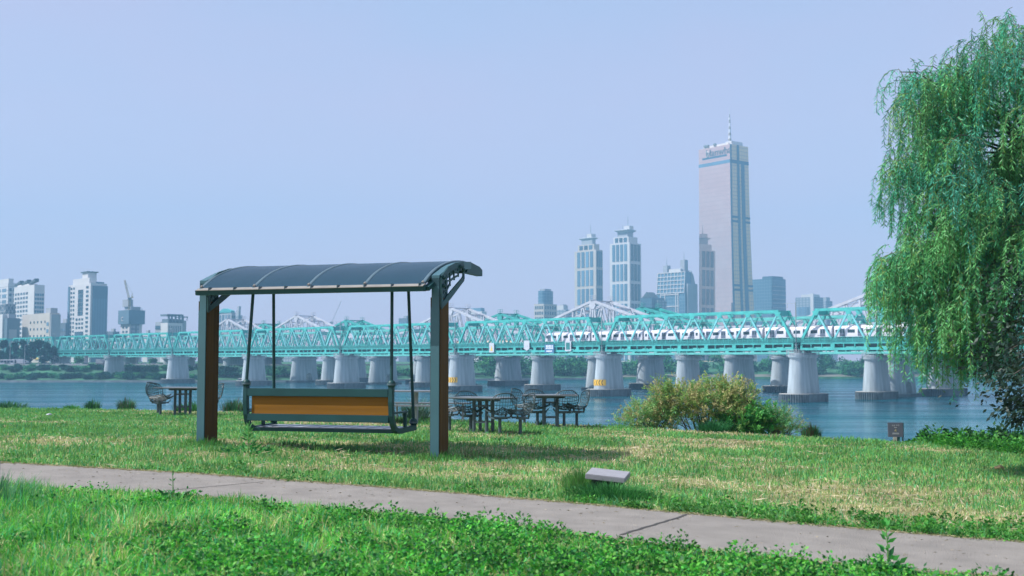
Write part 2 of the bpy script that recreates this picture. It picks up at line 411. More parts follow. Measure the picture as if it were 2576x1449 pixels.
def stadium(r, l, z, n=28, cx=0, cy=0):
    out = []
    for k in range(n):
        a = 2 * math.pi * k / n
        x = r * math.cos(a); y = r * math.sin(a)
        x += l if math.cos(a) > 1e-6 else (-l if math.cos(a) < -1e-6 else 0)
        out.append((cx + x, cy + y, z))
    return out
def make_pier(parent, n, t, r=2.2, l=2.8, top=3.4, collar=True, arch=False, board=0, rail=True, nm=m_pier):
    mb = MB()
    bot = WATER + (1.7 if collar else 0.9)
    mb.loft([stadium(r * 1.16, l * 1.04, bot - 3), stadium(r * 1.16, l * 1.04, bot), stadium(r * 0.98, l, (bot + top) / 2), stadium(r * 0.86, l * 0.95, top - 1.4)])
    p = mb.build("pier", nm, parent, smooth=True, loc=(n, t, 0))
    if arch:
        cut = MB(); A = []
        for k in range(13):
            a = math.pi * k / 12; A.append((1.7 * math.cos(a) + 1.2, -8, bot + 1.7 + 1.9 * math.sin(a)))
        A += [(1.2 - 1.7, -8, bot + 0.1), (1.2 + 1.7, -8, bot + 0.1)]
        cut.extrude(A, (0, 16, 0)); co = link("cutter", cut.mesh("cutter", nm), None)
        co.matrix_world = Matrix.Identity(4)
        md = p.modifiers.new("arch", 'BOOLEAN'); md.operation = 'DIFFERENCE'; md.solver = 'EXACT'; md.object = co
        pp, p.parent = p.parent, None; pl = p.location.copy(); p.location = (0, 0, 0)
        bpy.context.view_layer.update()
        dg = bpy.context.evaluated_depsgraph_get()
        me = bpy.data.meshes.new_from_object(p.evaluated_get(dg)); p.modifiers.clear(); p.data = me
        bpy.data.objects.remove(co); p.parent = pp; p.location = pl
    cb = MB(); cb.loft([stadium(r * 0.9, l * 0.97, top - 1.42), stadium(r * 1.0, l * 1.04, top - 1.1), stadium(r * 1.0, l * 1.04, top - 0.5), stadium(r * 0.9, l * 0.98, top - 0.45), stadium(r * 0.9, l * 0.98, top)])
    cb.build("pier_cap", nm, p, smooth=True)
    if collar:
        ring = []
        for z in (WATER - 2, WATER + 2.0):
            pts = []
            for k in range(160):
                a = 2 * math.pi * (k + 0.5) / 160; rr = r * 1.66 + (0.42 if (k // 2) % 2 else 0)
                x = rr * math.cos(a) + (l * 1.4 if math.cos(a) > 0 else -l * 1.4); pts.append((x, rr * math.sin(a), z))
            ring.append(pts)
        MB().loft(ring).build("sheet_pile_collar", m_pile, p)
        tp = MB(); tp.loft([stadium(r * 1.78, l * 1.41, WATER + 2.01), stadium(r * 1.78, l * 1.41, WATER + 2.12)])
        tp.build("collar_top", mat("collar_concrete", (0.36, 0.36, 0.33), 0.9, var=0.2), p)
    else:
        ft = MB(); ft.loft([stadium(r * 1.55, l * 1.25, WATER - 2), stadium(r * 1.55, l * 1.25, WATER + 0.9)])
        ft.build("pier_footing", m_pile, p)
    if rail:
        rb = MB()
        for z in (top - 0.1, top + 0.3, top + 0.65):
            rb.tube(stadium(r * 1.12, l * 1.08, z, 24), 0.045, 4, closed=True)
        for q in stadium(r * 1.12, l * 1.08, 0, 24): rb.tube([(q[0], q[1], top - 1.0), (q[0], q[1], top + 0.65)], 0.045, 4)
        rb.build("pier_railing", m_rail, p)
    for (bx, by) in ((-l * 0.8, 0.45), (-l * 0.8, -0.45), (l * 0.8, 0.45), (l * 0.8, -0.45)):
        MB().box(bx - 0.4, bx + 0.4, by - 0.35, by + 0.35, top, 4.1).build("bearing", m_dk, p)
    if board:
        # curved chevron board hugging the rounded nose that faces the lawn
        yb = MB(); z0, z1 = WATER + 3.15, WATER + 4.85; N = 48; arc0, arc1 = R(180 - 52), R(180 + 64); rr = r * 1.11 + 0.1
        def pt(u, z, e): a = arc0 + (arc1 - arc0) * u; return (-l * 1.02 + (rr + e) * math.cos(a), (rr + e) * math.sin(a), z)
        outer = [[pt(i / N, z0, e), pt(i / N, z1, e)] for i in range(N + 1) for e in (0,)]
        vs = []; fs = []
        for i in range(N + 1): vs += [pt(i / N, z0, 0), pt(i / N, z1, 0), pt(i / N, z0, -0.06), pt(i / N, z1, -0.06)]
        for i in range(N):
            a = 4 * i; c = 4 * (i + 1); fs += [(a, c, c + 1, a + 1), (a + 2, a + 3, c + 3, c + 2), (a + 1, c + 1, c + 3, a + 3), (a, a + 2, c + 2, c)]
        yb.add(vs, fs); yb.mi = 1
        for k in range(4):
            u0 = 0.30 + 0.165 * k; w = 0.05; zm = (z0 + z1) / 2; dx = 0.07 * (1 if board > 0 else -1)
            S = 5
            for (za, zb_, ua, ub) in ((z0 + 0.08, zm, u0, u0 + dx), (zm, z1 - 0.08, u0 + dx, u0)):
                for q in range(S):
                    f0, f1 = q / S, (q + 1) / S
                    zA, zB = za + (zb_ - za) * f0, za + (zb_ - za) * f1; uA, uB = ua + (ub - ua) * f0, ua + (ub - ua) * f1
                    yb.add([pt(uA, zA, 0.02), pt(uA + w, zA, 0.02), pt(uB + w, zB, 0.02), pt(uB, zB, 0.02)], [(0, 1, 2, 3)])
        yb.build("warning_board", [m_yel, m_blk], p)
    return p

SPAN = 64.8
def warren(parent, t0, W_, m, zb, zt, ztop_gap=2.2, npan=7, detailed=True, lowm=None, front_name="diagonal"):
    """one through-truss span from t0 to t0+SPAN; chords, webs, portals, deck"""
    g = 1.0; L = SPAN - 2 * g; pw = L / npan
    sp = bpy.data.objects.new("truss_span", None)
    sp.empty_display_size = 1
    body = MB(); y0 = t0 + g
    # lower girder of the front: chord, slots with ribs, bottom flange
    for x in (0.0, W_):
        s = -1 if x == 0 else 1
        body.box(x - 0.3, x + 0.3, y0, y0 + L, zb + 1.55, zb + 2.05)
        body.box(x - 0.38, x + 0.38, y0, y0 + L, zb, zb + 0.62)
        nrib = npan * 3
        for k in range(nrib + 1):
            yy = y0 + L * k / nrib; hw = 0.55 if k % 3 == 0 else 0.09
            body.box(x - 0.28, x + 0.1, max(y0, yy - hw), min(y0 + L, yy + hw), zb + 0.62, zb + 1.55)
    girder = body.build("truss_span", m, parent)
    # upper chords
    for x in (0.0, W_):
        MB().box(x - 0.32, x + 0.32, y0 + pw / 2 - 0.3, y0 + L - pw / 2 + 0.3, zt - 0.65, zt).build("upper_chord", m, girder)
    zlo = zb + 2.0; zhi = zt - 0.55
    # diagonals (front: each one; back: one lattice)
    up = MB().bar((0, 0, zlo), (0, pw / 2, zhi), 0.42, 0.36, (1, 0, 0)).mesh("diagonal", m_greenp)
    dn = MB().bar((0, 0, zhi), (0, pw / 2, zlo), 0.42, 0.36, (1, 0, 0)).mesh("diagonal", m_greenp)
    eup = MB().bar((0, 0, zlo), (0, pw / 2, zhi), 0.62, 0.62, (1, 0, 0)).mesh("end_post", m)
    edn = MB().bar((0, 0, zhi), (0, pw / 2, zlo), 0.62, 0.62, (1, 0, 0)).mesh("end_post", m)
    back = MB()
    for k in range(npan):
        ya = y0 + k * pw
        for j, (me, em, off) in enumerate(((up, eup, 0), (dn, edn, pw / 2))):
            end = (k == 0 and j == 0) or (k == npan - 1 and j == 1)
            nm = "end_post" if end else "diagonal"
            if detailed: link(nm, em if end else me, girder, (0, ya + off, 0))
            for x in ((W_,) if detailed else (0, W_)):
                za, zc = (zlo, zhi) if j == 0 else (zhi, zlo)
                back.bar((x, ya + off, za), (x, ya + off + pw / 2, zc), 0.62 if end else 0.42, 0.4, (1, 0, 0))
    # gusset plates at the nodes
    gs = MB().extrude([(-0.36, -1.0, zt - 0.6), (-0.36, 1.0, zt - 0.6), (-0.36, 0.45, zt - 1.7), (-0.36, -0.45, zt - 1.7)], (0.05, 0, 0)).mesh("gusset_plate", m)
    for k in range(npan):
        yc = y0 + k * pw + pw / 2
        link("gusset_plate", gs, girder, (0, yc, 0))
        back.add([(W_ - 0.34, yc - 1.0, zt - 0.6), (W_ - 0.34, yc + 1.0, zt - 0.6), (W_ - 0.34, yc + 0.45, zt - 1.7), (W_ - 0.34, yc - 0.45, zt - 1.7)], [(0, 1, 2, 3)])
    back.build("back_web", m, girder)
    # portals and top lateral bracing
    pb = MB()
    for s_, yy in ((1, y0 + pw / 2), (-1, y0 + L - pw / 2)):
        pb.extrude([(0.3, yy, zt - 0.1), (W_ - 0.3, yy, zt - 0.1), (W_ - 0.3, yy - s_ * 0.55, zt - 2.6), (W_ - 1.2, yy - s_ * 0.3, zt - 1.5), (1.2, yy - s_ * 0.3, zt - 1.5), (0.3, yy - s_ * 0.55, zt - 2.6)], (0, s_ * 0.25, 0))
    for k in range(npan - 1):
        ya = y0 + pw / 2 + k * pw
        pb.bar((0, ya, zt - 0.35), (W_, ya + pw, zt - 0.35), 0.14, 0.14)
        if k: pb.box(0.3, W_ - 0.3, ya - 0.1, ya + 0.1, zt - 0.6, zt - 0.25)
    pb.build("portal_bracing", m, girder)
    db = MB(); db.box(0.4, W_ - 0.4, y0, y0 + L, zb + 0.9, zb + 1.5)
    for k in range(npan + 1): db.box(0.3, W_ - 0.3, min(y0 + L - 0.4, y0 + k * pw), min(y0 + L, y0 + k * pw + 0.4), zb + 0.2, zb + 0.9)
    db.build("deck", m_dk, girder)
    bpy.data.objects.remove(sp)
    return girder
def fence(parent, x, t0, t1, z0, h=1.15):
    f = MB()
    N = int((t1 - t0) / 1.5)
    for k in range(N + 1): f.box(x - 0.03, x + 0.03, t0 + k * 1.5, t0 + k * 1.5 + 0.09, z0, z0 + h)
    for z in (0.15, 0.55, 0.85, h): f.box(x - 0.03, x + 0.03, t0, t1, z0 + z - 0.04, z0 + z + 0.03)
    f.build("walkway_fence", m_green, parent)
    MB().box(x + 0.05, x + 0.07, t0, t1, z0, z0 + 0.8).build("fence_panel", m_greend, parent)

B1 = thing("railway_bridge", "nearest teal green railway truss bridge with a white train running through it", "bridge", BO, BANG)
ZB1, ZT1 = 3.95, 14.3
for k in range(-2, 9):
    warren(B1, k * SPAN, 5.1, m_green, ZB1, ZT1)
fence(B1, -0.5, -2 * SPAN, 8.4 * SPAN, ZB1 + 2.05)
fence(B1, 5.6, -2 * SPAN, 8.4 * SPAN, ZB1 + 2.05)
for k in range(-1, 8):
    make_pier(B1, 2.5, k * SPAN, board={1: -1, 2: 1}.get(k, 0))
for k in range(-1, 8):
    mm = MB(); mm.tube([(-0.6, k * SPAN, ZB1 - 0.2), (-0.6, k * SPAN, ZT1 + 1.7)], 0.14, 6); mm.bar((-0.6, k * SPAN, ZT1 + 1.5), (-0.6, k * SPAN + 3.2, ZT1 + 1.6), 0.1, 0.1)
    mm.bar((-0.6, k * SPAN + 2.4, ZT1 + 0.4), (-0.6, k * SPAN + 2.4, ZT1 + 1.6), 0.08, 0.08)
    mm.build("catenary_mast", m_mast, B1)
for k in range(-1, 8):
    bb = MB(); bb.box(-0.9, -0.2, k * SPAN - 1.0, k * SPAN + 1.0, ZB1 + 2.0, ZB1 + 2.1)
    for z in (0.4, 0.8, 1.2): bb.box(-0.92, -0.86, k * SPAN - 1.0, k * SPAN + 1.0, ZB1 + 2 + z, ZB1 + 2.06 + z)
    for a in (-1, -0.5, 0, 0.5, 0.95): bb.box(-0.92, -0.86, k * SPAN + a, k * SPAN + a + 0.05, ZB1 + 2.1, ZB1 + 3.2)
    bb.bar((-0.5, k * SPAN - 0.9, ZB1 + 0.1), (-0.5, k * SPAN + 0.9, ZB1 + 1.9), 0.15, 0.15); bb.bar((-0.5, k * SPAN + 0.9, ZB1 + 0.1), (-0.5, k * SPAN - 0.9, ZB1 + 1.9), 0.15, 0.15)
    bb.build("joint_platform", m_greend, B1)

B2 = thing("railway_bridge", "second teal railway truss bridge, empty, just behind the one with the white train", "bridge", BO + Vector((*(NV * 31), 0)), BANG)
for k in range(-3, 9):
    warren(B2, k * 63.0 - 3, 7.0, m_green2, 3.2, 13.8, detailed=False)
for k in range(-2, 8):
    make_pier(B2, 3.4, k * 63.0 - 3, r=2.1, l=2.6, top=2.9)

def peaked(B, m, W_, zb, zl, peaks, zpk, t0, t1, lowpts):
    """cantilever truss whose upper chord climbs to a sharp peak over some piers"""
    def chord(t):
        z = zl
        for p in peaks:
            d = abs(t - p)
            if d < 34: z = max(z, zl + (zpk - zl) * (1 - d / 34) ** 1.0 + 0.0)
        return z
    cuts = sorted(set([t0] + peaks + lowpts + [t1]))
    for a, b in zip(cuts[:-1], cuts[1:]):
        N = max(2, round((b - a) / 9.2)); st = (b - a) / N
        g = MB()
        for x in (0, W_):
            g.box(x - 0.35, x + 0.35, a, b, zb, zb + 0.8); g.box(x - 0.3, x + 0.3, a, b, zb + 1.7, zb + 2.2)
            for k in range(N * 3): g.box(x - 0.2, x + 0.2, a + k * st / 3, a + k * st / 3 + 0.2, zb + 0.8, zb + 1.7)
        g.box(0.4, W_ - 0.4, a, b, zb + 1.0, zb + 1.6)
        girder = g.build("truss_span", m, B)
        ch = MB(); wb = MB()
        for x in (0, W_):
            for k in range(N):
                ya, yb = a + k * st, a + (k + 1) * st
                ch.bar((x, ya, chord(ya)), (x, yb, chord(yb)), 0.85, 0.85, (1, 0, 0))
                ym = (ya + yb) / 2
                wb.bar((x, ya, zb + 2), (x, ym, chord(ym)), 0.5, 0.4, (1, 0, 0)); wb.bar((x, ym, chord(ym)), (x, yb, zb + 2), 0.5, 0.4, (1, 0, 0))
                if chord(ya) > zl + 2:
                    wb.bar((x, ya, zb + 2), (x, ya, chord(ya)), 0.6, 0.5, (1, 0, 0))
                    wb.bar((x, ya, (chord(ya) + zb) / 2), (x, yb, (chord(yb) + zb) / 2), 0.35, 0.3, (1, 0, 0))
        ch.build("upper_chord", m, girder); wb.build("web_members", m, girder)
        cr = MB()
        for k in range(N):
            ya, yb = a + k * st, a + (k + 1) * st
            cr.bar((0, ya, chord(ya)), (W_, yb, chord(yb)), 0.2, 0.2); cr.bar((W_, ya, chord(ya)), (0, yb, chord(yb)), 0.2, 0.2)
            cr.bar((0, ya, chord(ya)), (W_, ya, chord(ya)), 0.3, 0.5)
            if chord(ya) > zl + 2: cr.bar((0, ya, chord(ya) - 3), (W_, ya, chord(ya)), 0.2, 0.2); cr.bar((W_, ya, chord(ya) - 3), (0, ya, chord(ya)), 0.2, 0.2)
        cr.build("cross_bracing", m, girder)
    for p in peaks:
        tw = MB()
        for x in (0, W_):
            for s in (-1, 1):
                tw.bar((x, p + s * 0.2, zpk), (x, p + s * 3.4, zb + 2), 0.55, 0.5, (1, 0, 0))
            tw.extrude([(x - 0.4, p - 1.6, zpk - 1.5), (x - 0.4, p - 0.5, zpk + 0.35), (x - 0.4, p + 0.5, zpk + 0.35), (x - 0.4, p + 1.6, zpk - 1.5), (x - 0.4, p + 0.7, zpk - 3), (x - 0.4, p - 0.7, zpk - 3)], (0.8, 0, 0))
            tw.box(x - 0.7, x + 0.7, p - 0.8, p + 0.8, zpk + 0.3, zpk + 0.45)
            for (ax, ay) in ((-0.7, -0.8), (0.7, -0.8), (0.7, 0.8), (-0.7, 0.8)): tw.tube([(x + ax, p + ay, zpk + 0.4), (x + ax, p + ay, zpk + 1.8)], 0.06, 4)
            for z in (1.1, 1.8): tw.tube([(x - 0.7, p - 0.8, zpk + z), (x + 0.7, p - 0.8, zpk + z), (x + 0.7, p + 0.8, zpk + z), (x - 0.7, p + 0.8, zpk + z)], 0.05, 4, closed=True)
        tw.build("peak_tower", m, B)

B3 = thing("railway_bridge", "white steel railway bridge whose trusses climb to sharp peaks above the green ones", "bridge", BO + Vector((*(NV * 52), 0)), BANG)
PK = [-110.0, 2.0, 115.0, 192.0, 303.0, 366.0]
peaked(B3, m_white, 9.5, 3.4, 12.0, PK, 22.6, -160, 520, [56.5, -54.0, 242.0, 430.0])
for t in PK + [56.5, -54.0, 242.0, 430.0]: make_pier(B3, 4.7, t, r=2.3, l=4.6, top=3.2, collar=False, arch=True, rail=True)
B4 = thing("railway_bridge", "farthest teal railway bridge with small pointed peaks behind the white one", "bridge", BO + Vector((*(NV * 76), 0)), BANG)
PK4 = [-112.0, 0.0, 112.0, 188.0, 296.0, 370.0]
peaked(B4, m_green, 9.5, 3.4, 11.8, PK4, 20.8, -160, 520, [54.5, -54.0, 242.0, 430.0])
for t in PK4 + [54.5, -54.0, 242.0, 430.0]: make_pier(B4, 4.7, t, r=2.4, l=4.2, top=3.0, collar=True, rail=True)

for x_, z_ in ((2.3, 5.45), (2.3, 6.5)):
    MB().tube([(x_, -2 * SPAN, ZB1 + 2.2 + z_), (x_, 8.4 * SPAN, ZB1 + 2.2 + z_)], 0.04, 4).build("overhead_wire", m_mast, B1)
# signs fixed on the near bridge's girder
def t_at(px2576, n0=0.0):
    r = (px2576 - 1288) * K / FPX; X0 = BO.x + NV.x * n0; Y0 = BO.y + NV.y * n0
    return (X0 - r * Y0) / (-DV.x + r * DV.y)
def bpt(n0, t, z): return Vector((BO.x + NV.x * n0 + DV.x * t, BO.y + NV.y * n0 + DV.y * t, z))
m_signw = mat("sign_white", (0.42, 0.45, 0.49), 0.5, var=0.03); m_signb = mat("sign_blue", (0.04, 0.13, 0.24), 0.5, var=0.05)
m_marks = mat("sign_marks", (0.7, 0.72, 0.74), 0.6, var=0.02); m_gold = mat("sign_gold", (0.55, 0.40, 0.05), 0.5, var=0.05)
def bsign(px, poly, label, z, marks, cols):
    t = t_at(px); r = thing("bridge_sign", label, "sign", bpt(-0.95, t, z), BANG)
    MB().extrude([(0, y, zz) for y, zz in poly], (0.1, 0, 0)).build("board", cols[0], r)
    mk = MB()
    for (y0, y1, z0, z1) in marks: mk.box(-0.03, -0.004, y0, y1, z0, z1)
    mk.build("marking", cols[1], r)
    MB().box(0.1, 0.55, -0.1, 0.1, -0.2, 0.2).build("bracket", m_mast, r)
bsign(1242, [(-1.1, -1.5), (1.1, -1.5), (1.1, 1.5), (-1.1, 1.5)], "white square sign with a yellow symbol on the near bridge girder", 5.5, [(-0.5, 0.5, -1.0, -0.6), (-0.32, 0.32, -0.6, -0.1), (-0.15, 0.15, -0.1, 0.6)], (m_signw, m_gold))
bsign(1330, [(-1.2, -0.9), (0, -1.6), (1.2, -0.9), (1.2, 1.6), (-1.2, 1.6)], "plain white shield shaped sign on the near bridge girder", 6.0, [(-0.5, -0.2, -0.3, 0), (0.2, 0.5, -0.3, 0)], (m_signw, m_rail))
bsign(1387, [(-2.0, -1.3), (2.0, -1.3), (2.0, 1.3), (-2.0, 1.3)], "dark blue sign with rows of white lettering on the near bridge girder", 5.0, [(-1.5 + 0.62 * i, -1.1 + 0.62 * i, zz, zz + 0.5) for i in range(5) for zz in (-0.1, 0.55)] + [(-1.2, 1.2, -0.9, -0.6)], (m_signb, m_marks))
bsign(1434, [(-1.2, -1.5), (1.2, -1.5), (1.2, 1.5), (-1.2, 1.5)], "white framed green square sign on the near bridge, rightmost of its four signs", 5.7, [(-0.8, 0.8, -1.05, 1.05)], (m_signw, m_greend))

# ------------------------------------------------------------------ trains
m_train = mat("train_white", (0.60, 0.60, 0.65), 0.35, var=0.04, scale=0.4)
m_glass = mat("train_glass", (0.02, 0.05, 0.06), 0.15, var=0.1)
m_door = mat("train_door", (0.10, 0.13, 0.18), 0.4, var=0.08)
m_unit = mat("roof_unit_grey", (0.33, 0.35, 0.38), 0.7)
def make_car(bodym, stripe=None, front=False):
    L = 19.5; w = 1.5
    r = bpy.data.objects.new("train_car", None); COL.objects.link(r)
    prof = [(-w, 1.0), (-w - 0.02, 2.2), (-w + 0.02, 3.2), (-w + 0.35, 3.65), (0, 3.78), (w - 0.35, 3.65), (w - 0.02, 3.2), (w + 0.02, 2.2), (w, 1.0), (0, 0.95)]
    b = MB()
    if front: b.loft([[(x * 0.9, 0.75 + (0.25 if z > 2 else 0), 0.98 + (z - 0.98) * 0.93) for x, z in prof], [(x, 1.6, z) for x, z in prof], [(x, L, z) for x, z in prof]][::1])
    else: b.loft([[(x, 0.25, z) for x, z in prof], [(x, L, z) for x, z in prof]])
    body = b.build("body", bodym, r, smooth=True)
    for k in range(4):
        yc = L * (k + 0.5) / 4 + (0.4 if front and k == 0 else 0)
        d = MB().box(w - 0.1, w + 0.045, yc - 0.72, yc + 0.72, 1.15, 3.05).build("door", m_door, r)
        for s in (-1, 1): MB().box(w + 0.04, w + 0.07, yc + s * 0.36 - 0.2, yc + s * 0.36 + 0.2, 1.95, 2.8).build("pane", m_glass, d)
    for yc, hw in [(L * k / 4, 0.95) for k in (1, 2, 3)] + [(0.95 if not front else 1.9, 0.32), (L - 0.9, 0.32)]:
        MB().box(w - 0.1, w + 0.05, yc - hw, yc + hw, 1.98, 2.78).build("window", m_glass, r)
    MB().box(-1.3, 1.3, 1.0, L - 0.6, 0.35, 0.97).build("underframe", m_dk, r)
    for a in (0.22, 0.72): MB().box(-0.8, 0.8, L * a, L * a + 4.2, 3.72, 4.05).build("roof_unit", m_unit, r)
    MB().box(w - 0.05, w + 0.04, L * 0.80, L * 0.80 + 1.2, 1.35, 1.5).build("lettering", m_door, r)
    if stripe: MB().box(w - 0.05, w + 0.03, 0.4, L, 1.05, 1.5).build("stripe", stripe, r)
    if not front: MB().box(-0.5, 0.5, -0.5, 0.26, 1.1, 3.2).build("gangway", m_dk, r)
    return r
car = make_car(m_train); carf = make_car(m_train, front=True)
T0 = 90.5; ncar = 7; names = ["second", "third", "fourth", "fifth", "sixth", "last visible"]
for k in range(ncar):
    t = T0 - 20 * k
    src = carf if k == 0 else car
    c = src if k < 2 else copy_tree(car)
    # car runs from t (front) backwards, so its local y axis points down the line
    c.location = bpt(2.55, t, ZB1 + 2.25); c.rotation_euler.z = BANG + math.pi
    tag(c, "leading white train car with its cab end on the near green bridge" if k == 0 else f"white train car on the near green bridge, {names[k-1]} from the left", "train car", "cars of the white train")
m_beige = mat("train_cream", (0.50, 0.44, 0.33), 0.45, var=0.06); m_ochre = mat("train_ochre", (0.45, 0.28, 0.06), 0.5)
bcar = make_car(m_beige, m_ochre)
for k in range(3):
    t = t_at(1338, 55) + 20 * (k + 0.0)
    c = bcar if k == 0 else copy_tree(bcar)
    c.location = bpt(55.5, t + 20, 5.4); c.rotation_euler.z = BANG + math.pi
    tag(c, ["cream and ochre train car glimpsed through the green trusses, nearest the white train", "cream and ochre train car glimpsed through the trusses, middle of three", "cream and ochre train car glimpsed through the trusses, farthest left of three"][k], "train car", "cars of the cream train")
# ------------------------------------------------------------------ skyline
def face_mat(name, col, line, fx, fz, lw=0.12, rough=0.5, metal=0.0, spec=None):
    """wall with a fine grid of joints in the wall's own plane (object coordinates: x along, z up)"""
    if name in MATS: return MATS[name]
    m = mat(name, col, rough, metal, var=0.06, scale=0.05, spec=spec)
    n = m.node_tree; b = n.nodes["Principled BSDF"]
    src = b.inputs["Base Color"].links[0].from_socket
    geo = n.nodes.new("ShaderNodeTexCoord"); sx = n.nodes.new("ShaderNodeSeparateXYZ"); n.links.new(geo.outputs["Object"], sx.inputs[0])
    def lines(sock, per):
        d = n.nodes.new("ShaderNodeMath"); d.operation = 'DIVIDE'; d.inputs[1].default_value = per; n.links.new(sock, d.inputs[0])
        f = n.nodes.new("ShaderNodeMath"); f.operation = 'FRACT'; n.links.new(d.outputs[0], f.inputs[0])
        c = n.nodes.new("ShaderNodeMath"); c.operation = 'LESS_THAN'; c.inputs[1].default_value = lw; n.links.new(f.outputs[0], c.inputs[0]); return c.outputs[0]
    o = lines(sx.outputs[2], fz)
    if fx:
        ad = n.nodes.new("ShaderNodeMath"); n.links.new(sx.outputs[0], ad.inputs[0]); n.links.new(sx.outputs[1], ad.inputs[1])
        o2 = lines(ad.outputs[0], fx)
        mxx = n.nodes.new("ShaderNodeMath"); mxx.operation = 'MAXIMUM'; n.links.new(o, mxx.inputs[0]); n.links.new(o2, mxx.inputs[1]); o = mxx.outputs[0]
    mi = n.nodes.new("ShaderNodeMix"); mi.data_type = 'RGBA'; mi.inputs[7].default_value = (*line, 1)
    n.links.new(o, mi.inputs[0]); n.links.new(src, mi.inputs[6]); n.links.new(mi.outputs[2], b.inputs["Base Color"])
    return m
def rr(px): return (px * K - 512) / FPX
class Bld:
    """box-cornered building: near corner at px c, faces running back to px l and px r, at distance Y"""
    def __init__(s, name, label, l, c, r, top, Y, phi=40, cat="building", base=-0.6):
        ph = R(phi); s.Y = Y
        rc, rl, rR = rr(c), rr(l), rr(r)
        s.wl = Y * (rc - rl) / (math.cos(ph) + rl * math.sin(ph))
        s.wr = Y * (rR - rc) / max(0.12, math.sin(ph) - rR * math.cos(ph))
        s.h = W(c, top, Y).z - base; s.base = base
        # local x along the right-hand face (away right), local y along the left-hand face (away left)
        s.root = thing(name, label, cat, (rc * Y, Y, base), math.atan2(math.cos(ph), math.sin(ph)))
    def z(s, py): return W(1288, py, s.Y).z - s.base
    def block(s, name, m, x0=None, x1=None, y0=None, y1=None, z0=0, z1=None, parent=None):
        x0 = 0 if x0 is None else x0; x1 = s.wr if x1 is None else x1; y0 = 0 if y0 is None else y0; y1 = s.wl if y1 is None else y1
        return MB().box(x0, x1, y0, y1, z0, s.h if z1 is None else z1).build(name, m, parent or s.root)
    def grid(s, side, rows, cols, z0, z1, a0=0.06, a1=0.94, fw=0.6, fh=0.6, m=None, name="window", x0=0, y0=0, w=None, dep=0.25):
        """individual windows on one face: side 'L' = plane x=x0 spreading in y, 'R' = plane y=y0 spreading in x"""
        Wd = w or (s.wl if side == 'L' else s.wr)
        cw = Wd * (a1 - a0) / cols; chh = (z1 - z0) / rows
        if side == 'L': me = MB().box(-dep, 0.1, 0, cw * fw, 0, chh * fh).mesh(name, m)
        else: me = MB().box(0, cw * fw, -dep, 0.1, 0, chh * fh).mesh(name, m)
        for i in range(rows):
            for j in range(cols):
                u = Wd * a0 + cw * (j + (1 - fw) / 2); zz = z0 + chh * (i + (1 - fh) / 2)
                link(name, me, s.root, (x0, y0 + u, zz) if side == 'L' else (x0 + u, y0, zz))
wallW = mat("facade_white", (0.55, 0.55, 0.55), 0.8, var=0.05, scale=0.1)
wallG = mat("facade_grey", (0.30, 0.33, 0.36), 0.8, var=0.08, scale=0.1)
wallD = mat("facade_dark", (0.10, 0.15, 0.19), 0.7, var=0.1, scale=0.1)
wallB = mat("facade_beige", (0.46, 0.43, 0.38), 0.8, var=0.06, scale=0.1)
wallWs = face_mat("facade_white_floors", (0.55, 0.55, 0.56), (0.33, 0.35, 0.38), 0, 3.2, 0.18, 0.8)
wallGs = face_mat("facade_grey_floors", (0.30, 0.34, 0.38), (0.13, 0.18, 0.22), 5.0, 3.4, 0.3, 0.7)
glassB = face_mat("curtain_glass", (0.06, 0.15, 0.22), (0.18, 0.27, 0.33), 4.0, 3.8, 0.14, 0.25)
glassD = face_mat("curtain_glass_dark", (0.04, 0.10, 0.15), (0.09, 0.16, 0.2), 3.0, 3.8, 0.14, 0.3)
win = mat("window_glass", (0.05, 0.10, 0.14), 0.2, var=0.2, rand=0.45, scale=0.02)
winL = mat("window_glass_light", (0.10, 0.20, 0.28), 0.25, var=0.2, rand=0.35, scale=0.02)
roofD = mat("roof_dark", (0.06, 0.09, 0.11), 0.8)

# --- right bank -------------------------------------------------------------
# the tall golden tower: flared legs, gold mirror glass
Y63 = 1312; PH = 52
T = Bld("skyscraper", "very tall golden glass skyscraper with dark corner stripes and a mast on top", 1763, 1842, 1888, 362, Y63, PH)
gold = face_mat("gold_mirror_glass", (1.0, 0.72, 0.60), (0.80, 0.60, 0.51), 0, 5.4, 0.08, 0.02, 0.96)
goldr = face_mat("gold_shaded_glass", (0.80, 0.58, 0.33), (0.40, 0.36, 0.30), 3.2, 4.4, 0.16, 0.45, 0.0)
stripe = mat("blue_stripe_glass", (0.04, 0.12, 0.18), 0.3, var=0.08)
wl, wr, H = T.wl, T.wr, T.h
def flare(z): q = 1 - z / H; return 1.5 * q + 5.0 * max(0, q - 0.25) ** 1.6
N = 14; rings = []
for i in range(N + 1):
    z = H * i / N; f = flare(z)
    rings.append([(-0.35 * f, -0.9 * f, z), (wr + f * 1.3, -0.9 * f, z), (wr + f * 1.3, wl + 0.4 * f, z), (-0.35 * f, wl + 0.4 * f, z)])
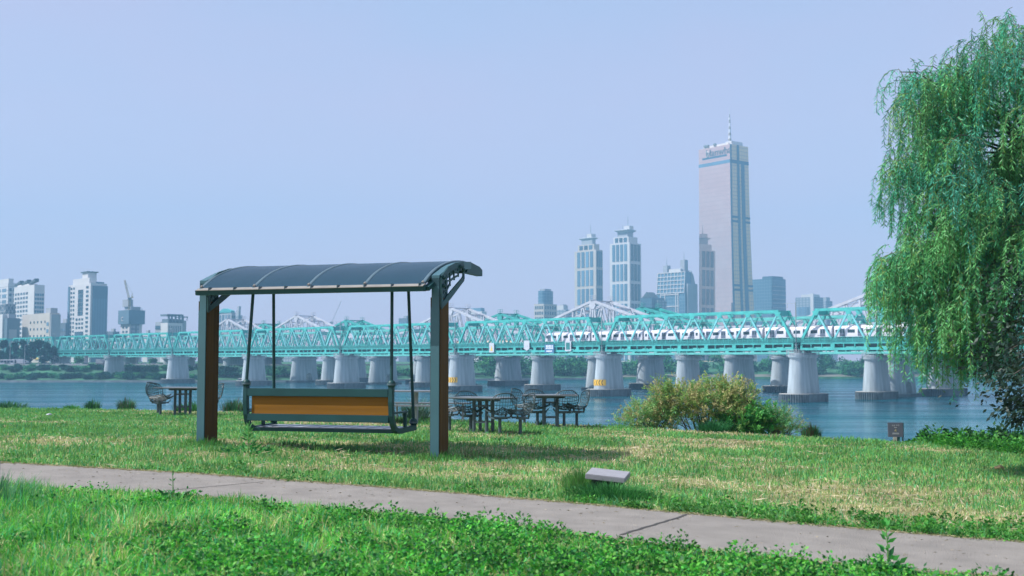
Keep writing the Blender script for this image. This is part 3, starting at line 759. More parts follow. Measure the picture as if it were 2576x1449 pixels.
def skin(side, a0, a1, z0, z1, off, m, name, parent=None):
    """panel on a flared face between fractions a0..a1"""
    mb = MB(); n = 16; vs = []
    for i in range(n + 1):
        z = z0 + (z1 - z0) * i / n; f = flare(z)
        xa, xb, ya, yb = -0.35 * f, wr + 1.3 * f, -0.9 * f, wl + 0.4 * f
        for a in (a0, a1):
            if side == 'R': vs += [(xa + (xb - xa) * a, ya - off, z), (xa + (xb - xa) * a, ya + 0.3, z)]
            else: vs += [(xa - off, ya + (yb - ya) * a, z), (xa + 0.3, ya + (yb - ya) * a, z)]
    fs = []
    for i in range(n):
        o = 4 * i; fs += [(o, o + 2, o + 6, o + 4), (o, o + 4, o + 5, o + 1), (o + 2, o + 3, o + 7, o + 6)]
    fs += [(0, 1, 3, 2), (4 * n, 4 * n + 2, 4 * n + 3, 4 * n + 1)]
    mb.add(vs, fs); return mb.build(name, m, parent or T.root)
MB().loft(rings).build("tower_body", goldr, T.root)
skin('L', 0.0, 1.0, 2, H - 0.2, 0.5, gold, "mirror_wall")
skin('R', 0.0, 0.06, 2, H, 0.6, stripe, "corner_stripe")
skin('R', 0.36, 0.47, 2, H, 0.6, stripe, "corner_stripe")
skin('R', 0.58, 0.75, 2, H - 20, 0.6, stripe, "corner_stripe")
for zz in (H * 0.64, H * 0.66, H * 0.325, H * 0.345):
    skin('R', 0.06, 0.36, zz, zz + 2.6, 0.55, stripe, "floor_band"); skin('R', 0.75, 1.0, zz, zz + 2.6, 0.55, stripe, "floor_band")
skin('L', 0.0, 1.0, H - 22, H - 18, 0.7, winL, "floor_band")
skin('R', 0.06, 1.0, H - 22, H - 18, 0.5, stripe, "floor_band")
skin('L', 0.10, 0.88, H - 13.6, H - 11.3, 0.8, stripe, "floor_band")
# roof gear
MB().box(4, wr - 3, 6, wl - 4, H, H + 3.2).build("roof_house", wallW, T.root)
MB().box(6, wr - 6, 3, 12, H, H + 5).build("roof_house", wallW, T.root)
for yy in (wl * 0.55, wl * 0.78, wl * 0.86):
    MB().lathe([(1.0, 0), (1.0, 2.2), (2.2, 3.0), (2.2, 4.6), (0.3, 5.4)], 12, (3.5, yy, H)).build("roof_dish", m_mast, T.root)
mastm = [mat("mast_white_paint", (0.65, 0.65, 0.68), 0.6), mat("mast_red_paint", (0.28, 0.25, 0.22), 0.6)]
mm = MB()
zz = H + 3
for i, (r0, hh) in enumerate(((2.6, 5.5), (2.4, 3.5), (2.1, 3.5), (1.9, 4), (1.6, 3.5), (1.4, 4), (1.2, 4), (1.5, 2.5), (0.7, 4), (0.35, 8))):
    mm.mi = (i + 1) % 2; mm.lathe([(r0 * 0.75, 0), (r0 * 0.68, hh)], 8, (9, 8, zz)); zz += hh
mm.build("mast", mastm, T.root)
def lettering(text, size, root, loc, rot, m, name="sign_lettering", th=0.15):
    cu = bpy.data.curves.new(name, 'FONT'); cu.body = text; cu.size = size; cu.extrude = th; cu.align_x = 'CENTER'
    o = bpy.data.objects.new(name, cu); COL.objects.link(o)
    bpy.context.view_layer.update()
    me = bpy.data.meshes.new_from_object(o.evaluated_get(bpy.context.evaluated_depsgraph_get()))
    bpy.data.objects.remove(o); me.materials.clear(); me.materials.append(m)
    k = link(name, me, root); k.location = loc; k.rotation_euler = rot; return k
# left face: text reads from far end (local +y) to the near corner -> direction -y
lettering("Hanwha", 12.0, T.root, (-0.9, wl * 0.36, H - 10.6), (R(90), 0, R(-90)), mat("letter_grey", (0.10, 0.14, 0.16), 0.5))
lg = MB()
for k, rad in enumerate((3.6, 2.6, 1.8)):
    lg.tube([(-1.0, wl * 0.73 + (rad + k) * math.cos(a) * 0.9, H - 7.5 + rad * math.sin(a) + k * 0.5) for a in [R(100 + 200 * i / 10 - 25 * k) for i in range(11)]], 0.42, 4)
lg.build("sign_emblem", mat("letter_pale", (0.62, 0.60, 0.58), 0.5), T.root)

rearD = face_mat('rear_shade_slate', (0.035, 0.07, 0.10), (0.08, 0.13, 0.17), 4.0, 3.6, 0.16, 0.8)  # shade of the rear walls put into a matte slate colour
def pagoda_tower(name, label, l, c, r, bodytop, rooftop, Y, phi, seed):
    b = Bld(name, label, l, c, r, bodytop, Y, phi)
    h = b.h; wl, wr = b.wl, b.wr
    b.block("tower_body", wallB if seed else wallW)
    rowsz = [(h * i / 6.0, h * (i + 1) / 6.0) for i in range(6)]
    for (z0, z1) in rowsz:
        b.grid('L', 1, 4, z0 + 1, z1 - 0.5, 0.10, 0.90, 0.66, 0.9, winL, dep=0.5)
        b.grid('R', 1, 3, z0 + 1, z1 - 0.5, 0.08, 0.92, 0.72, 0.9, win, dep=0.5)
    for (x0, x1, y0, y1) in ((wr, wr + 0.5, wl * 0.06, wl * 0.94), (wr * 0.06, wr * 0.94, wl, wl + 0.5)):
        b.block('rear_shade_panel', rearD, x0, x1, y0, y1, 2, h - 1)  # added dark panels on unseen rear walls, so their mirror image looks shaded
    # stepped shoulders
    s1 = h * 0.055
    b.block("setback_storey", wallW if not seed else wallB, wr * 0.12, wr * 0.9, wl * 0.12, wl * 0.88, h, h + s1)
    for j in range(3): b.block("window", win, wr * 0.12 - 0.3, wr * 0.13, wl * (0.2 + 0.22 * j), wl * (0.36 + 0.22 * j), h + s1 * 0.15, h + s1 * 0.85)
    b.block("crown_storey", wallG, wr * 0.25, wr * 0.75, wl * 0.25, wl * 0.75, h + s1, h + s1 * 1.9)
    rb = MB(); zt = b.z(rooftop); cx, cy = wr * 0.5, wl * 0.5; a, c2 = wr * 0.40, wl * 0.34; zr = h + s1 * 1.75
    rb.loft([[(cx - a * 0.6, cy - c2 * 0.6, zr - 0.5), (cx + a * 0.6, cy - c2 * 0.6, zr - 0.5), (cx + a * 0.6, cy + c2 * 0.6, zr - 0.5), (cx - a * 0.6, cy + c2 * 0.6, zr - 0.5)],
             [(cx - a, cy - c2, zr + 2.2), (cx + a, cy - c2, zr + 2.2), (cx + a, cy + c2, zr + 2.2), (cx - a, cy + c2, zr + 2.2)],
             [(cx - a * 0.9, cy - c2 * 0.9, zr + 3.2), (cx + a * 0.9, cy - c2 * 0.9, zr + 3.2), (cx + a * 0.9, cy + c2 * 0.9, zr + 3.2), (cx - a * 0.9, cy + c2 * 0.9, zr + 3.2)]])
    rb.build("pagoda_roof", wallG, b.root)
    b.block("roof_house", wallW, cx - 4, cx + 4, cy - 9, cy - 1, zr + 3.2, zr + 7.5)
    MB().tube([(cx, cy - 4, zr + 7), (cx, cy - 4, zr + 20)], [0.5, 0.15], 5).build("antenna", m_mast, b.root)
    MB().tube([(cx, cy + 4, zr + 3), (cx, cy + 4, zr + 9)], [0.4, 0.15], 5).build("antenna", m_mast, b.root)
    return b
pagoda_tower("apartment_tower", "left of the twin high-rise towers with pagoda-like tops, beige walls", 1446, 1500, 1517, 628, 603, 1420, 48, 1)
pagoda_tower("apartment_tower", "right of the twin high-rise towers with pagoda-like tops, white walls with blue windows", 1535, 1585, 1614, 610, 590, 1337, 42, 0)

b = Bld("office_tower", "small round-cornered glass office tower standing alone left of the twin towers", 1344, 1368, 1401, 764, 1300, 42)
b.block("tower_body", wallB)
b.grid('L', 10, 4, 2, b.h - 1, 0.05, 0.95, 0.6, 0.55, win); b.grid('R', 10, 5, 2, b.h - 1, 0.05, 0.95, 0.6, 0.55, win)
zt = b.z(731)
MB().loft([[(b.wr * 0.5 + b.wr * 0.40 * math.copysign(abs(math.cos(a)) ** 0.6, math.cos(a)), b.wl * 0.5 + b.wl * 0.42 * math.copysign(abs(math.sin(a)) ** 0.6, math.sin(a)), z) for a in [2 * math.pi * k / 28 for k in range(28)]] for z in (b.h - 1, zt)]).build("glass_drum", glassB, b.root, smooth=True)
b.block("roof_house", wallG, b.wr * 0.25, b.wr * 0.75, b.wl * 0.25, b.wl * 0.75, zt, zt + 2.5)
b = Bld("office_block", "low stepped grey block just right of the round glass tower", 1400, 1425, 1448, 779, 1380, 42)
b.block("wall", wallGs); b.block("upper_storey", wallW, 0, b.wr * 0.5, b.wl * 0.3, b.wl, b.h, b.z(768)); b.block("roof_house", wallG, b.wr * 0.2, b.wr * 0.6, b.wl * 0.5, b.wl * 0.8, b.z(768), b.z(765))

# stepped glass building with sloped greenhouse top
b = Bld("office_tower", "glass tower with white frame lines and a sloping gridded top, left of the golden skyscraper", 1651, 1724, 1752, 735, 1260, 48)
wl, wr, h = b.wl, b.wr, b.h; zt = b.z(683)
b.block("tower_body", glassB, 0, wr * 0.98, 0, wl)
b.block("side_wing", wallG, wr * 0.12, wr, -2.0, wl * 0.9, 0, b.z(713))
sl = MB(); sl.loft([[(0, 1, h), (wr * 0.62, 1, h), (wr * 0.62, wl - 1, h), (0, wl - 1, h)], [(wr * 0.10, 1, zt), (wr * 0.58, 1, zt), (wr * 0.58, wl - 2, zt), (wr * 0.10, wl - 2, zt)]])
sl.build("sloped_glass_top", winL, b.root)
g = MB()
for i in range(6):
    f = i / 5; z = h + (zt - h) * f; x = wr * 0.10 * f - 0.4; g.bar((x, 0.6, z), (x, wl - 1, z), 0.8, 0.8)
for j in range(9): y = 1 + (wl - 2.5) * j / 8; g.bar((-0.4, y, h), (wr * 0.10 - 0.4, y, zt), 0.6, 0.6)
g.build("top_frame", wallW, b.root)
rb = MB(); rb.extrude([(wr * 0.58, 0.5, h), (wr * 0.58, 0.5, zt + 2), (wr * 0.8, 0.5, zt - 3), (wr * 0.95, 0.5, zt - 12), (wr * 0.97, 0.5, h)], (0, wl * 0.9, 0)); rb.build("rounded_gable", wallG, b.root)
fr = MB()
for y in (0.22, 0.30, 0.68, 0.82): fr.box(-0.7, 0, wl * y, wl * y + 0.9, 2, h)
for k in range(5): z = h * (0.97 - 0.17 * k); fr.box(-0.7, 0, wl * 0.2, wl * 0.84, z, z + 1.0)
fr.build("facade_frame", wallW, b.root)
for (x, y, hh) in ((wr * 0.3, wl * 0.72, 9), (wr * 0.35, wl * 0.14, 14)): MB().box(x, x + 6, y, y + 6, zt, zt + hh).build("roof_house", wallG, b.root); MB().tube([(x + 3, y + 3, zt + hh), (x + 3, y + 3, zt + hh + 10)], [0.35, 0.1], 5).build("antenna", m_mast, b.root)
MB().box(wr * 0.15, wr * 0.5, wl * 0.2, wl * 0.6, zt, zt + 4).build("roof_house", wallW, b.root)
# dark gabled block
b = Bld("office_block", "dark block with a pointed gable between the white twin tower and the sloping glass tower", 1612, 1640, 1672, 748, 1230, 45)
b.block("wall", glassD); zz = b.z(734); w_ = b.wl
MB().extrude([(-0.6, w_ * 0.05, b.h), (-0.6, w_ * 0.45, b.h + (zz - b.h)), (-0.6, w_ * 0.85, b.h)], (b.wr * 0.6, 0, 0)).build("gable", roofD, b.root)
b.block("side_wing", wallGs, b.wr * 0.3, b.wr, -3, 0, 0, b.h - 3)
# glass slabs right of the golden tower
b = Bld("office_block", "wide blue glass block just right of the golden skyscraper", 1888, 1945, 1978, 694, 1380, 50)
b.block("wall", glassB, 0, b.wr, 0, b.wl * 0.95, 0, b.h - 3); b.block("roof_house", glassD, b.wr * 0.1, b.wr * 0.9, b.wl * 0.05, b.wl * 0.5, b.h - 3, b.h)
bd = MB()
for k in range(18): z = 4 + (b.h - 12) * k / 18; bd.box(0.5, b.wr - 0.2, -0.5, 0, z, z + 1.3)
bd.build("floor_bands", wallG, b.root)
b = Bld("office_block", "pale wide office block with a white vertical fin, farthest right before the willow", 2002, 2046, 2072, 747, 1500, 46)
b.block("wall", wallGs); b.block("roof_house", wallW, b.wr * 0.05, b.wr * 0.7, b.wl * 0.0 + 0.5, b.wl * 0.7, b.h, b.z(740)); b.block("fin", wallW, -1.5, 0, -1.5, 3, 0, b.z(738)); b.grid('L', 1, 6, b.h * 0.2, b.h * 0.85, 0.08, 0.92, 0.8, 1, winL)
b = Bld("office_block", "small grey stepped block half behind the pale office block near the willow", 2066, 2080, 2095, 757, 1560, 46)
b.block("wall", wallGs); b.block("upper_storey", wallG, 0, b.wr * 0.6, 0, b.wl * 0.6, b.h, b.h + 5); b.block("side_wing", wallW, b.wr * 0.5, b.wr * 1.3, -4, b.wl * 0.8, 0, b.h * 0.85)
b = Bld("office_block", "white curved-top block right of the swing shelter, behind the white peaked truss", 1172, 1212, 1224, 783, 1300, 40)
b.block("wall", wallW); b.block("upper_storey", winL, b.wr * 0.1, b.wr * 0.9, b.wl * 0.1, b.wl * 0.9, b.h, b.h + 4); b.grid('L', 6, 4, b.h * 0.3, b.h * 0.95, 0.1, 0.6, 0.6, 0.6, winL)
b = Bld("office_block", "small dark box building seen between the swing hangers", 1003, 1024, 1032, 800, 1250, 40)
b.block("wall", wallD); b.block("roof_house", wallG, 1, b.wr - 1, 2, b.wl * 0.5, b.h, b.h + 2.5); b.grid('L', 4, 3, b.h * 0.4, b.h * 0.95, 0.1, 0.9, 0.6, 0.5, winL)

# --- left bank --------------------------------------------------------------
b = Bld("apartment_block", "white apartment block with three slanted solar roofs at the left", 33, 84, 110, 716, 900, 48)
wl, wr, h = b.wl, b.wr, b.h
b.block("wall", wallW, 0, wr, 0, wl)
b.grid('L', 12, 5, h * 0.25, h * 0.93, 0.28, 0.97, 0.62, 0.5, win); b.grid('R', 12, 4, h * 0.25, h * 0.90, 0.04, 0.96, 0.72, 0.55, winL)
for k in range(3):
    y = wl * (0.02 + 0.36 * k); z = h + 1
    MB().extrude([(0.5, y, z + 1.5), (0.5, y + wl * 0.3, z + 0.2), (0.5, y + wl * 0.3, z + 0.8), (0.5, y, z + 4.0)], (wr * 0.4, 0, 0)).build("solar_roof", roofD, b.root)
b.block("roof_house", wallW, 1, wr - 1, wl * 0.3, wl * 0.9, h, h + 1.6)
b = Bld("apartment_block", "white balcony block at the far left, cut by the picture's edge", -60, 18, 40, 712, 960, 46)
b.block("wall", wallWs); b.grid('L', 9, 5, b.h * 0.3, b.h * 0.95, 0.03, 0.9, 0.7, 0.55, winL); b.grid('R', 10, 2, b.h * 0.3, b.h * 0.95, 0.05, 0.95, 0.6, 0.55, win); b.block("roof_house", wallW, 1, b.wr * 0.7, 2, b.wl * 0.4, b.h, b.h + 4)
b = Bld("lattice_building", "dark grey building clad in a steel lattice at the left edge", -40, 12, 39, 765, 820, 46)
b.block("wall", wallD, 1.0, b.wr, 1.0, b.wl)
g = MB()
for k in range(9): z = b.h * k / 8; g.bar((0, 0, z), (b.wr, 0, z), 0.4, 0.4); g.bar((0, 0, z), (0, b.wl, z), 0.4, 0.4)
for k in range(8):
    z0, z1 = b.h * k / 8, b.h * (k + 1) / 8
    for i in range(3): x0, x1 = b.wr * i / 3, b.wr * (i + 1) / 3; g.bar((x0, 0, z0), (x1, 0, z1), 0.3, 0.3); g.bar((x1, 0, z0), (x0, 0, z1), 0.3, 0.3)
    for i in range(4): x0, x1 = b.wl * i / 4, b.wl * (i + 1) / 4; g.bar((0, x0, z0), (0, x1, z1), 0.3, 0.3); g.bar((0, x1, z0), (0, x0, z1), 0.3, 0.3)
g.build("steel_lattice", m_rail, b.root)
b = Bld("office_block", "dark low block with a painted emblem wall at the left edge before the lattice building", -40, 18, 50, 800, 780, 46)
b.block("wall", wallD); b.block("side_wing", wallW, -1, 4, 6, b.wl * 0.9, 0, b.z(790)); b.block("wall_panel", wallG, b.wr * 0.15, b.wr * 0.75, -0.4, 0, b.h * 0.35, b.h * 0.75); b.block("roof_house", wallG, 2, b.wr * 0.8, 3, b.wl * 0.6, b.h, b.h + 3)
b = Bld("office_block", "plain white block with few tiny windows beside the tree-lined road", 56, 125, 150, 787, 760, 46)
b.block("wall", wallB); b.grid('L', 5, 5, b.h * 0.2, b.h * 0.9, 0.1, 0.75, 0.25, 0.3, win); b.grid('L', 4, 1, b.h * 0.3, b.h * 0.85, 0.02, 0.12, 0.7, 0.5, winL)
b.block("side_wing", wallG, b.wr * 0.05, b.wr, -1.5, 2, 0, b.h - 1); b.block("roof_house", wallG, 2, b.wr, 4, b.wl * 0.25, b.h, b.h + 3.5)
b.block("sign_board", mat("shop_sign_yellow", (0.62, 0.45, 0.10), 0.6), -0.6, 0, b.wl * 0.1, b.wl * 0.48, b.h * 0.08, b.h * 0.22)
b = Bld("office_block", "low slate-coloured block between the white block and the tall striped tower", 150, 165, 176, 812, 850, 46)
b.block("wall", wallD); b.block("upper_storey", wallG, 1, b.wr * 0.6, 1, b.wl * 0.7, b.h, b.h + 3); b.grid('L', 4, 3, b.h * 0.3, b.h * 0.9, 0.1, 0.9, 0.6, 0.4, winL)
# tall striped tower
b = Bld("apartment_tower", "tall white and slate apartment tower with dark glazed stripes at the left", 171, 226, 267, 712, 880, 46)
wl, wr, h = b.wl, b.wr, b.h
b.block("tower_body", wallW, 0, wr, 0, wl)
slate = face_mat("slate_cladding", (0.12, 0.22, 0.30), (0.09, 0.17, 0.24), 2.2, 50, 0.3, 0.6)
b.block("slate_wall", slate, wr * 0.12, wr + 0.4, -0.8, 0, 0, h - 2); b.block("slate_wall", slate, -0.5, 0, wl * 0.93, wl + 0.5, 0, h - 1)
b.block("slate_wall", slate, wr * 0.45, wr - 0.5, wl * 0.1, wl * 0.5, h, h + 1.5)
b.grid('L', 16, 2, h * 0.1, h * 0.98, 0.70, 0.92, 0.55, 0.5, win); b.grid('L', 16, 1, h * 0.1, h * 0.98, 0.06, 0.22, 0.65, 0.5, win)
b.grid('L', 6, 3, h * 0.02, h * 0.40, 0.28, 0.68, 0.86, 0.92, win); b.grid('L', 6, 2, h * 0.60, h * 0.93, 0.32, 0.56, 0.86, 0.92, win); b.grid('L', 3, 3, h * 0.42, h * 0.58, 0.28, 0.66, 0.6, 0.5, win)
b.block("crown_storey", wallW, wr * 0.05, wr * 0.5, wl * 0.1, wl * 0.85, h, h + 4.5); b.block("roof_house", wallW, 2, 9, wl * 0.25, wl * 0.5, h + 4.5, h + 9)
b.block("roof_slab", roofD, 1, 10, wl * 0.22, wl * 0.53, h + 9, h + 9.8)
b = Bld("office_block", "narrow dark annex against the foot of the tall striped tower", 262, 266, 271, 833, 900, 46)
b.block("wall", wallD); b.block("roof_house", wallG, 0.5, b.wr * 0.7, 0.5, b.wl * 0.7, b.h, b.h + 2); b.grid('R', 4, 2, b.h * 0.2, b.h * 0.9, 0.1, 0.9, 0.6, 0.4, winL)
# tower under construction
b = Bld("unfinished_tower", "tower under construction wrapped in dark netting near its top", 301, 325, 360, 815, 930, 44)
wl, wr, h = b.wl, b.wr, b.h; z1 = b.z(780)
b.block("tower_body", wallW, 0.6, wr - 0.6, 0.6, wl - 0.6); b.grid('L', 8, 2, 3, h - 1, 0.15, 0.85, 0.55, 0.45, win, x0=0.6); b.block("side_wing", wallGs, 2, wr * 0.7, -0.2, 0.6, 0, h)
b.block("netting", mat("netting_slate", (0.10, 0.18, 0.24), 0.9), -1.0, wr + 1, -1.0, wl + 1, h, z1)
b.block("core_wall", wallG, wr * 0.2, wr * 0.9, wl * 0.15, wl * 0.8, z1, z1 + 3); b.block("core_wall", wallG, wr * 0.1, wr * 0.45, wl * 0.3, wl * 0.9, z1 + 3, z1 + 9)
lettering("C", 5, b.root, (-1.2, wl * 0.6, h + 2.5), (R(90), 0, R(-90)), wallW, "netting_mark")
gg = MB()
for k in range(12): x = wr * (0.05 + 0.08 * k); gg.tube([(x, 0, z1), (x, 0, z1 + random.uniform(1, 3))], 0.2, 4)
gg.build("rebar", m_mast, b.root)
cb = W(326, 780, 935); cr = thing("tower_crane", "yellow luffing tower crane on the unfinished tower", "crane", (cb.x, 935, cb.z))
cream = mat("crane_yellow", (0.48, 0.40, 0.22), 0.6)
def lattice(mb, p, q, w, n):
    p, q = Vector(p), Vector(q); d = (q - p).normalized(); a = d.cross(Vector((0, 1, 0))).normalized() * w / 2; c = Vector((0, w / 2, 0))
    for s in ((1, 1), (1, -1), (-1, 1), (-1, -1)): mb.bar(p + a * s[0] + c * s[1], q + (a * s[0] + c * s[1]) * 0.6, w * 0.16, w * 0.16)
    for i in range(n):
        u, v = p.lerp(q, i / n), p.lerp(q, (i + 1) / n); s = 1 if i % 2 else -1
        for e in (-1, 1): mb.bar(u + a * s + c * e, v - a * s + c * e, w * 0.1, w * 0.1); mb.bar(u + c * s + a * e, v - c * s + a * e, w * 0.1, w * 0.1)
m1 = MB(); lattice(m1, (0, 0, 0), (0, 0, 9), 1.6, 7); m1.build("mast", cream, cr)
m1 = MB(); lattice(m1, (-0.5, 0, 9), (-4.5, 0, 24.5), 1.3, 12); m1.build("jib", cream, cr)
MB().box(-1.1, 1.1, -1.0, 1.0, 8.6, 10.2).build("cab", wallD, cr); m1 = MB(); m1.bar((0, 0, 9.4), (2.8, 0, 11), 1.0, 1.0); m1.bar((1.4, 0, 10), (2, 0, 14), 0.4, 0.4); m1.tube([(2, 0, 14), (-4.5, 0, 24.5)], 0.1, 4); m1.build("counter_jib", cream, cr)
cb = W(834, 812, 1100); cr = thing("tower_crane", "thin faraway crane boom rising behind the bridge between the swing hangers", "crane", (cb.x, 1100, cb.z - 10))
m1 = MB(); lattice(m1, (0, 0, 10), (9, 0, 31), 0.6, 14); m1.build("jib", wallW, cr); m1 = MB(); lattice(m1, (0, 0, -10), (0, 0, 10), 1.6, 9); m1.build("mast", wallG, cr); MB().box(-1.5, 1.5, -1.2, 1.2, 9, 11).build("cab", wallG, cr)
# block with dark roof frame
b = Bld("office_block", "white block with slit windows under a dark open roof frame", 390, 422, 468, 812, 870, 44)
wl, wr, h = b.wl, b.wr, b.h; z1 = b.z(790)
b.block("wall", wallW, 0, wr * 0.8, 0, wl * 0.55); b.block("side_wing", wallG, 0.3, wr * 0.6, wl * 0.55, wl, 0, h + 1); b.block("side_wing", wallG, wr * 0.8, wr * 1.05, 1, wl * 0.5, 0, h + 2)
b.grid('R', 3, 7, h * 0.3, h * 0.95, 0.03, 0.75, 0.35, 0.8, win); b.grid('L', 4, 3, h * 0.3, h * 0.98, 0.58, 0.98, 0.7, 0.5, win)
b.block("upper_storey", wallD, 0.5, wr * 0.78, 1, wl * 0.5, h, h + (z1 - h) * 0.45)
g = MB(); zz = z1
for x in (0.5, wr * 0.2, wr * 0.4, wr * 0.6, wr * 0.78): g.box(x, x + 1.2, 0, 1.2, h, zz)
for y in (0, wl * 0.5): g.box(-0.3, wr * 0.8, y, y + 1.2, zz - 1.4, zz)
g.box(-0.3, 1.1, 0, wl * 0.5, zz - 1.4, zz); g.box(wr * 0.8, wr * 1.08, -1, wl * 0.5, h + 4.5, h + 5.2)
for x in (wr * 0.85, wr * 1.05): g.box(x, x + 0.4, 0, 0.4, h + 2, h + 4.6)
g.build("roof_frame", wallD, b.root)
# round green-topped apartment
b = Bld("apartment_tower", "apartment tower with a rounded green roof beside the left swing post", 548, 582, 592, 786, 1050, 46)
wl, wr, h = b.wl, b.wr, b.h
b.block("wall", wallG); b.grid('L', 1, 4, 2, h - 2, 0.05, 0.95, 0.6, 1, winL); b.grid('R', 10, 2, 2, h - 2, 0.05, 0.95, 0.6, 0.55, win)
cp = [( -0.5, wl * f, h + (b.z(775) - h) * (1 - (2 * f - 0.9) ** 2 if f > 0.45 else 1 - 0.6 * (0.45 - f) / 0.45)) for f in [i / 10 for i in range(11)]]
MB().extrude([(-0.5, 0, h)] + cp + [(-0.5, wl, h)], (wr * 0.9, 0, 0)).build("green_roof", mat("green_roof_metal", (0.05, 0.36, 0.36), 0.6), b.root)
b = Bld("apartment_tower", "stepped grey apartment tower right of the green-roofed one", 584, 600, 610, 793, 1120, 46)
b.block("wall", wallGs); b.block("upper_storey", wallG, 0, b.wr * 0.5, 0, b.wl * 0.4, b.h, b.h + 5); b.block("roof_house", wallG, 1, 3, 1, 4, b.h + 5, b.h + 9)
b = Bld("apartment_block", "low beige row of flats with small roof frames right of the left swing post", 610, 640, 680, 824, 1000, 46)
b.block("wall", wallB); b.grid('R', 3, 8, b.h * 0.3, b.h * 0.95, 0.03, 0.97, 0.6, 0.5, winL)
for k in range(4):
    g = MB(); x = b.wr * (0.08 + 0.24 * k)
    for (xx, yy) in ((x, 1), (x + 5, 1), (x, 5), (x + 5, 5)): g.box(xx, xx + 0.4, yy, yy + 0.4, b.h, b.h + 3)
    g.box(x - 0.5, x + 5.9, 0.5, 5.9, b.h + 3, b.h + 3.6); g.build("roof_pergola", wallB, b.root)
for i, (l, c, r_, tp, Y, lb) in enumerate(((271, 285, 301, 834, 980, "low dark block hiding behind bushes between the striped tower and the unfinished one"), (360, 372, 388, 838, 1000, "low pale block between the unfinished tower and the dark framed block"), (700, 735, 770, 826, 1150, "faint low block behind the bridge left of the thin crane"), (905, 930, 965, 824, 1200, "faint low grey block behind the bridge right of the green peaks"), (1440, 1452, 1470, 785, 1450, "low pale block at the foot of the left twin tower"))):
    b = Bld("low_block", lb, l, c, r_, tp, Y, 46); b.block("wall", [wallD, wallW, wallGs, wallGs, wallW][i]); b.block("roof_house", wallG, 1, b.wr * 0.5, 1, b.wl * 0.6, b.h, b.h + 2.5); b.grid('L', 3, 4, b.h * 0.4, b.h * 0.95, 0.05, 0.95, 0.6, 0.5, winL)
# ------------------------------------------------------------------ swing shelter and swing
m_post = mat("post_blue_grey", (0.045, 0.13, 0.155), 0.45, var=0.08, scale=2, bump=0.05)
m_steel = mat("dark_teal_steel", (0.012, 0.060, 0.062), 0.45, spec=0.3, var=0.12, scale=3)
m_wood = mat("brown_cladding", (0.085, 0.045, 0.012), 0.75, var=0.25, spec=0.15, scale=1.2, stretch=(14, 14, 0.7))
m_panel = mat("back_panel_wood", (0.225, 0.105, 0.014), 0.7, spec=0.12, var=0.16, scale=0.9, stretch=(0.8, 12, 12))
m_poly = bpy.data.materials.new("smoked_polycarbonate"); m_poly.use_nodes = True
_n = m_poly.node_tree; _b = _n.nodes["Principled BSDF"]
_b.inputs["Base Color"].default_value = (0.028, 0.095, 0.14, 1); _b.inputs["Roughness"].default_value = 0.22; _b.inputs["Specular IOR Level"].default_value = 0.7
_t = _n.nodes.new("ShaderNodeBsdfTransparent"); _t.inputs[0].default_value = (0.22, 0.33, 0.42, 1)
_m = _n.nodes.new("ShaderNodeMixShader"); _m.inputs[0].default_value = 0.45
_z = _n.nodes.new("ShaderNodeTexNoise"); _z.inputs["Scale"].default_value = 1.6
_tc = _n.nodes.new("ShaderNodeTexCoord"); _n.links.new(_tc.outputs["Object"], _z.inputs[0])
_bp = _n.nodes.new("ShaderNodeBump"); _bp.inputs["Strength"].default_value = 0.35; _bp.inputs["Distance"].default_value = 0.05
_n.links.new(_z.outputs[0], _bp.inputs["Height"]); _n.links.new(_bp.outputs[0], _b.inputs["Normal"])
_n.links.new(_b.outputs[0], _m.inputs[1]); _n.links.new(_t.outputs[0], _m.inputs[2]); _n.links.new(_m.outputs[0], _n.nodes["Material Output"].inputs[0])
m_trim = mat("gutter_trim", (0.24, 0.23, 0.20), 0.55, var=0.15, scale=4)
m_rib = mat("roof_rib_metal", (0.075, 0.13, 0.155), 0.4)

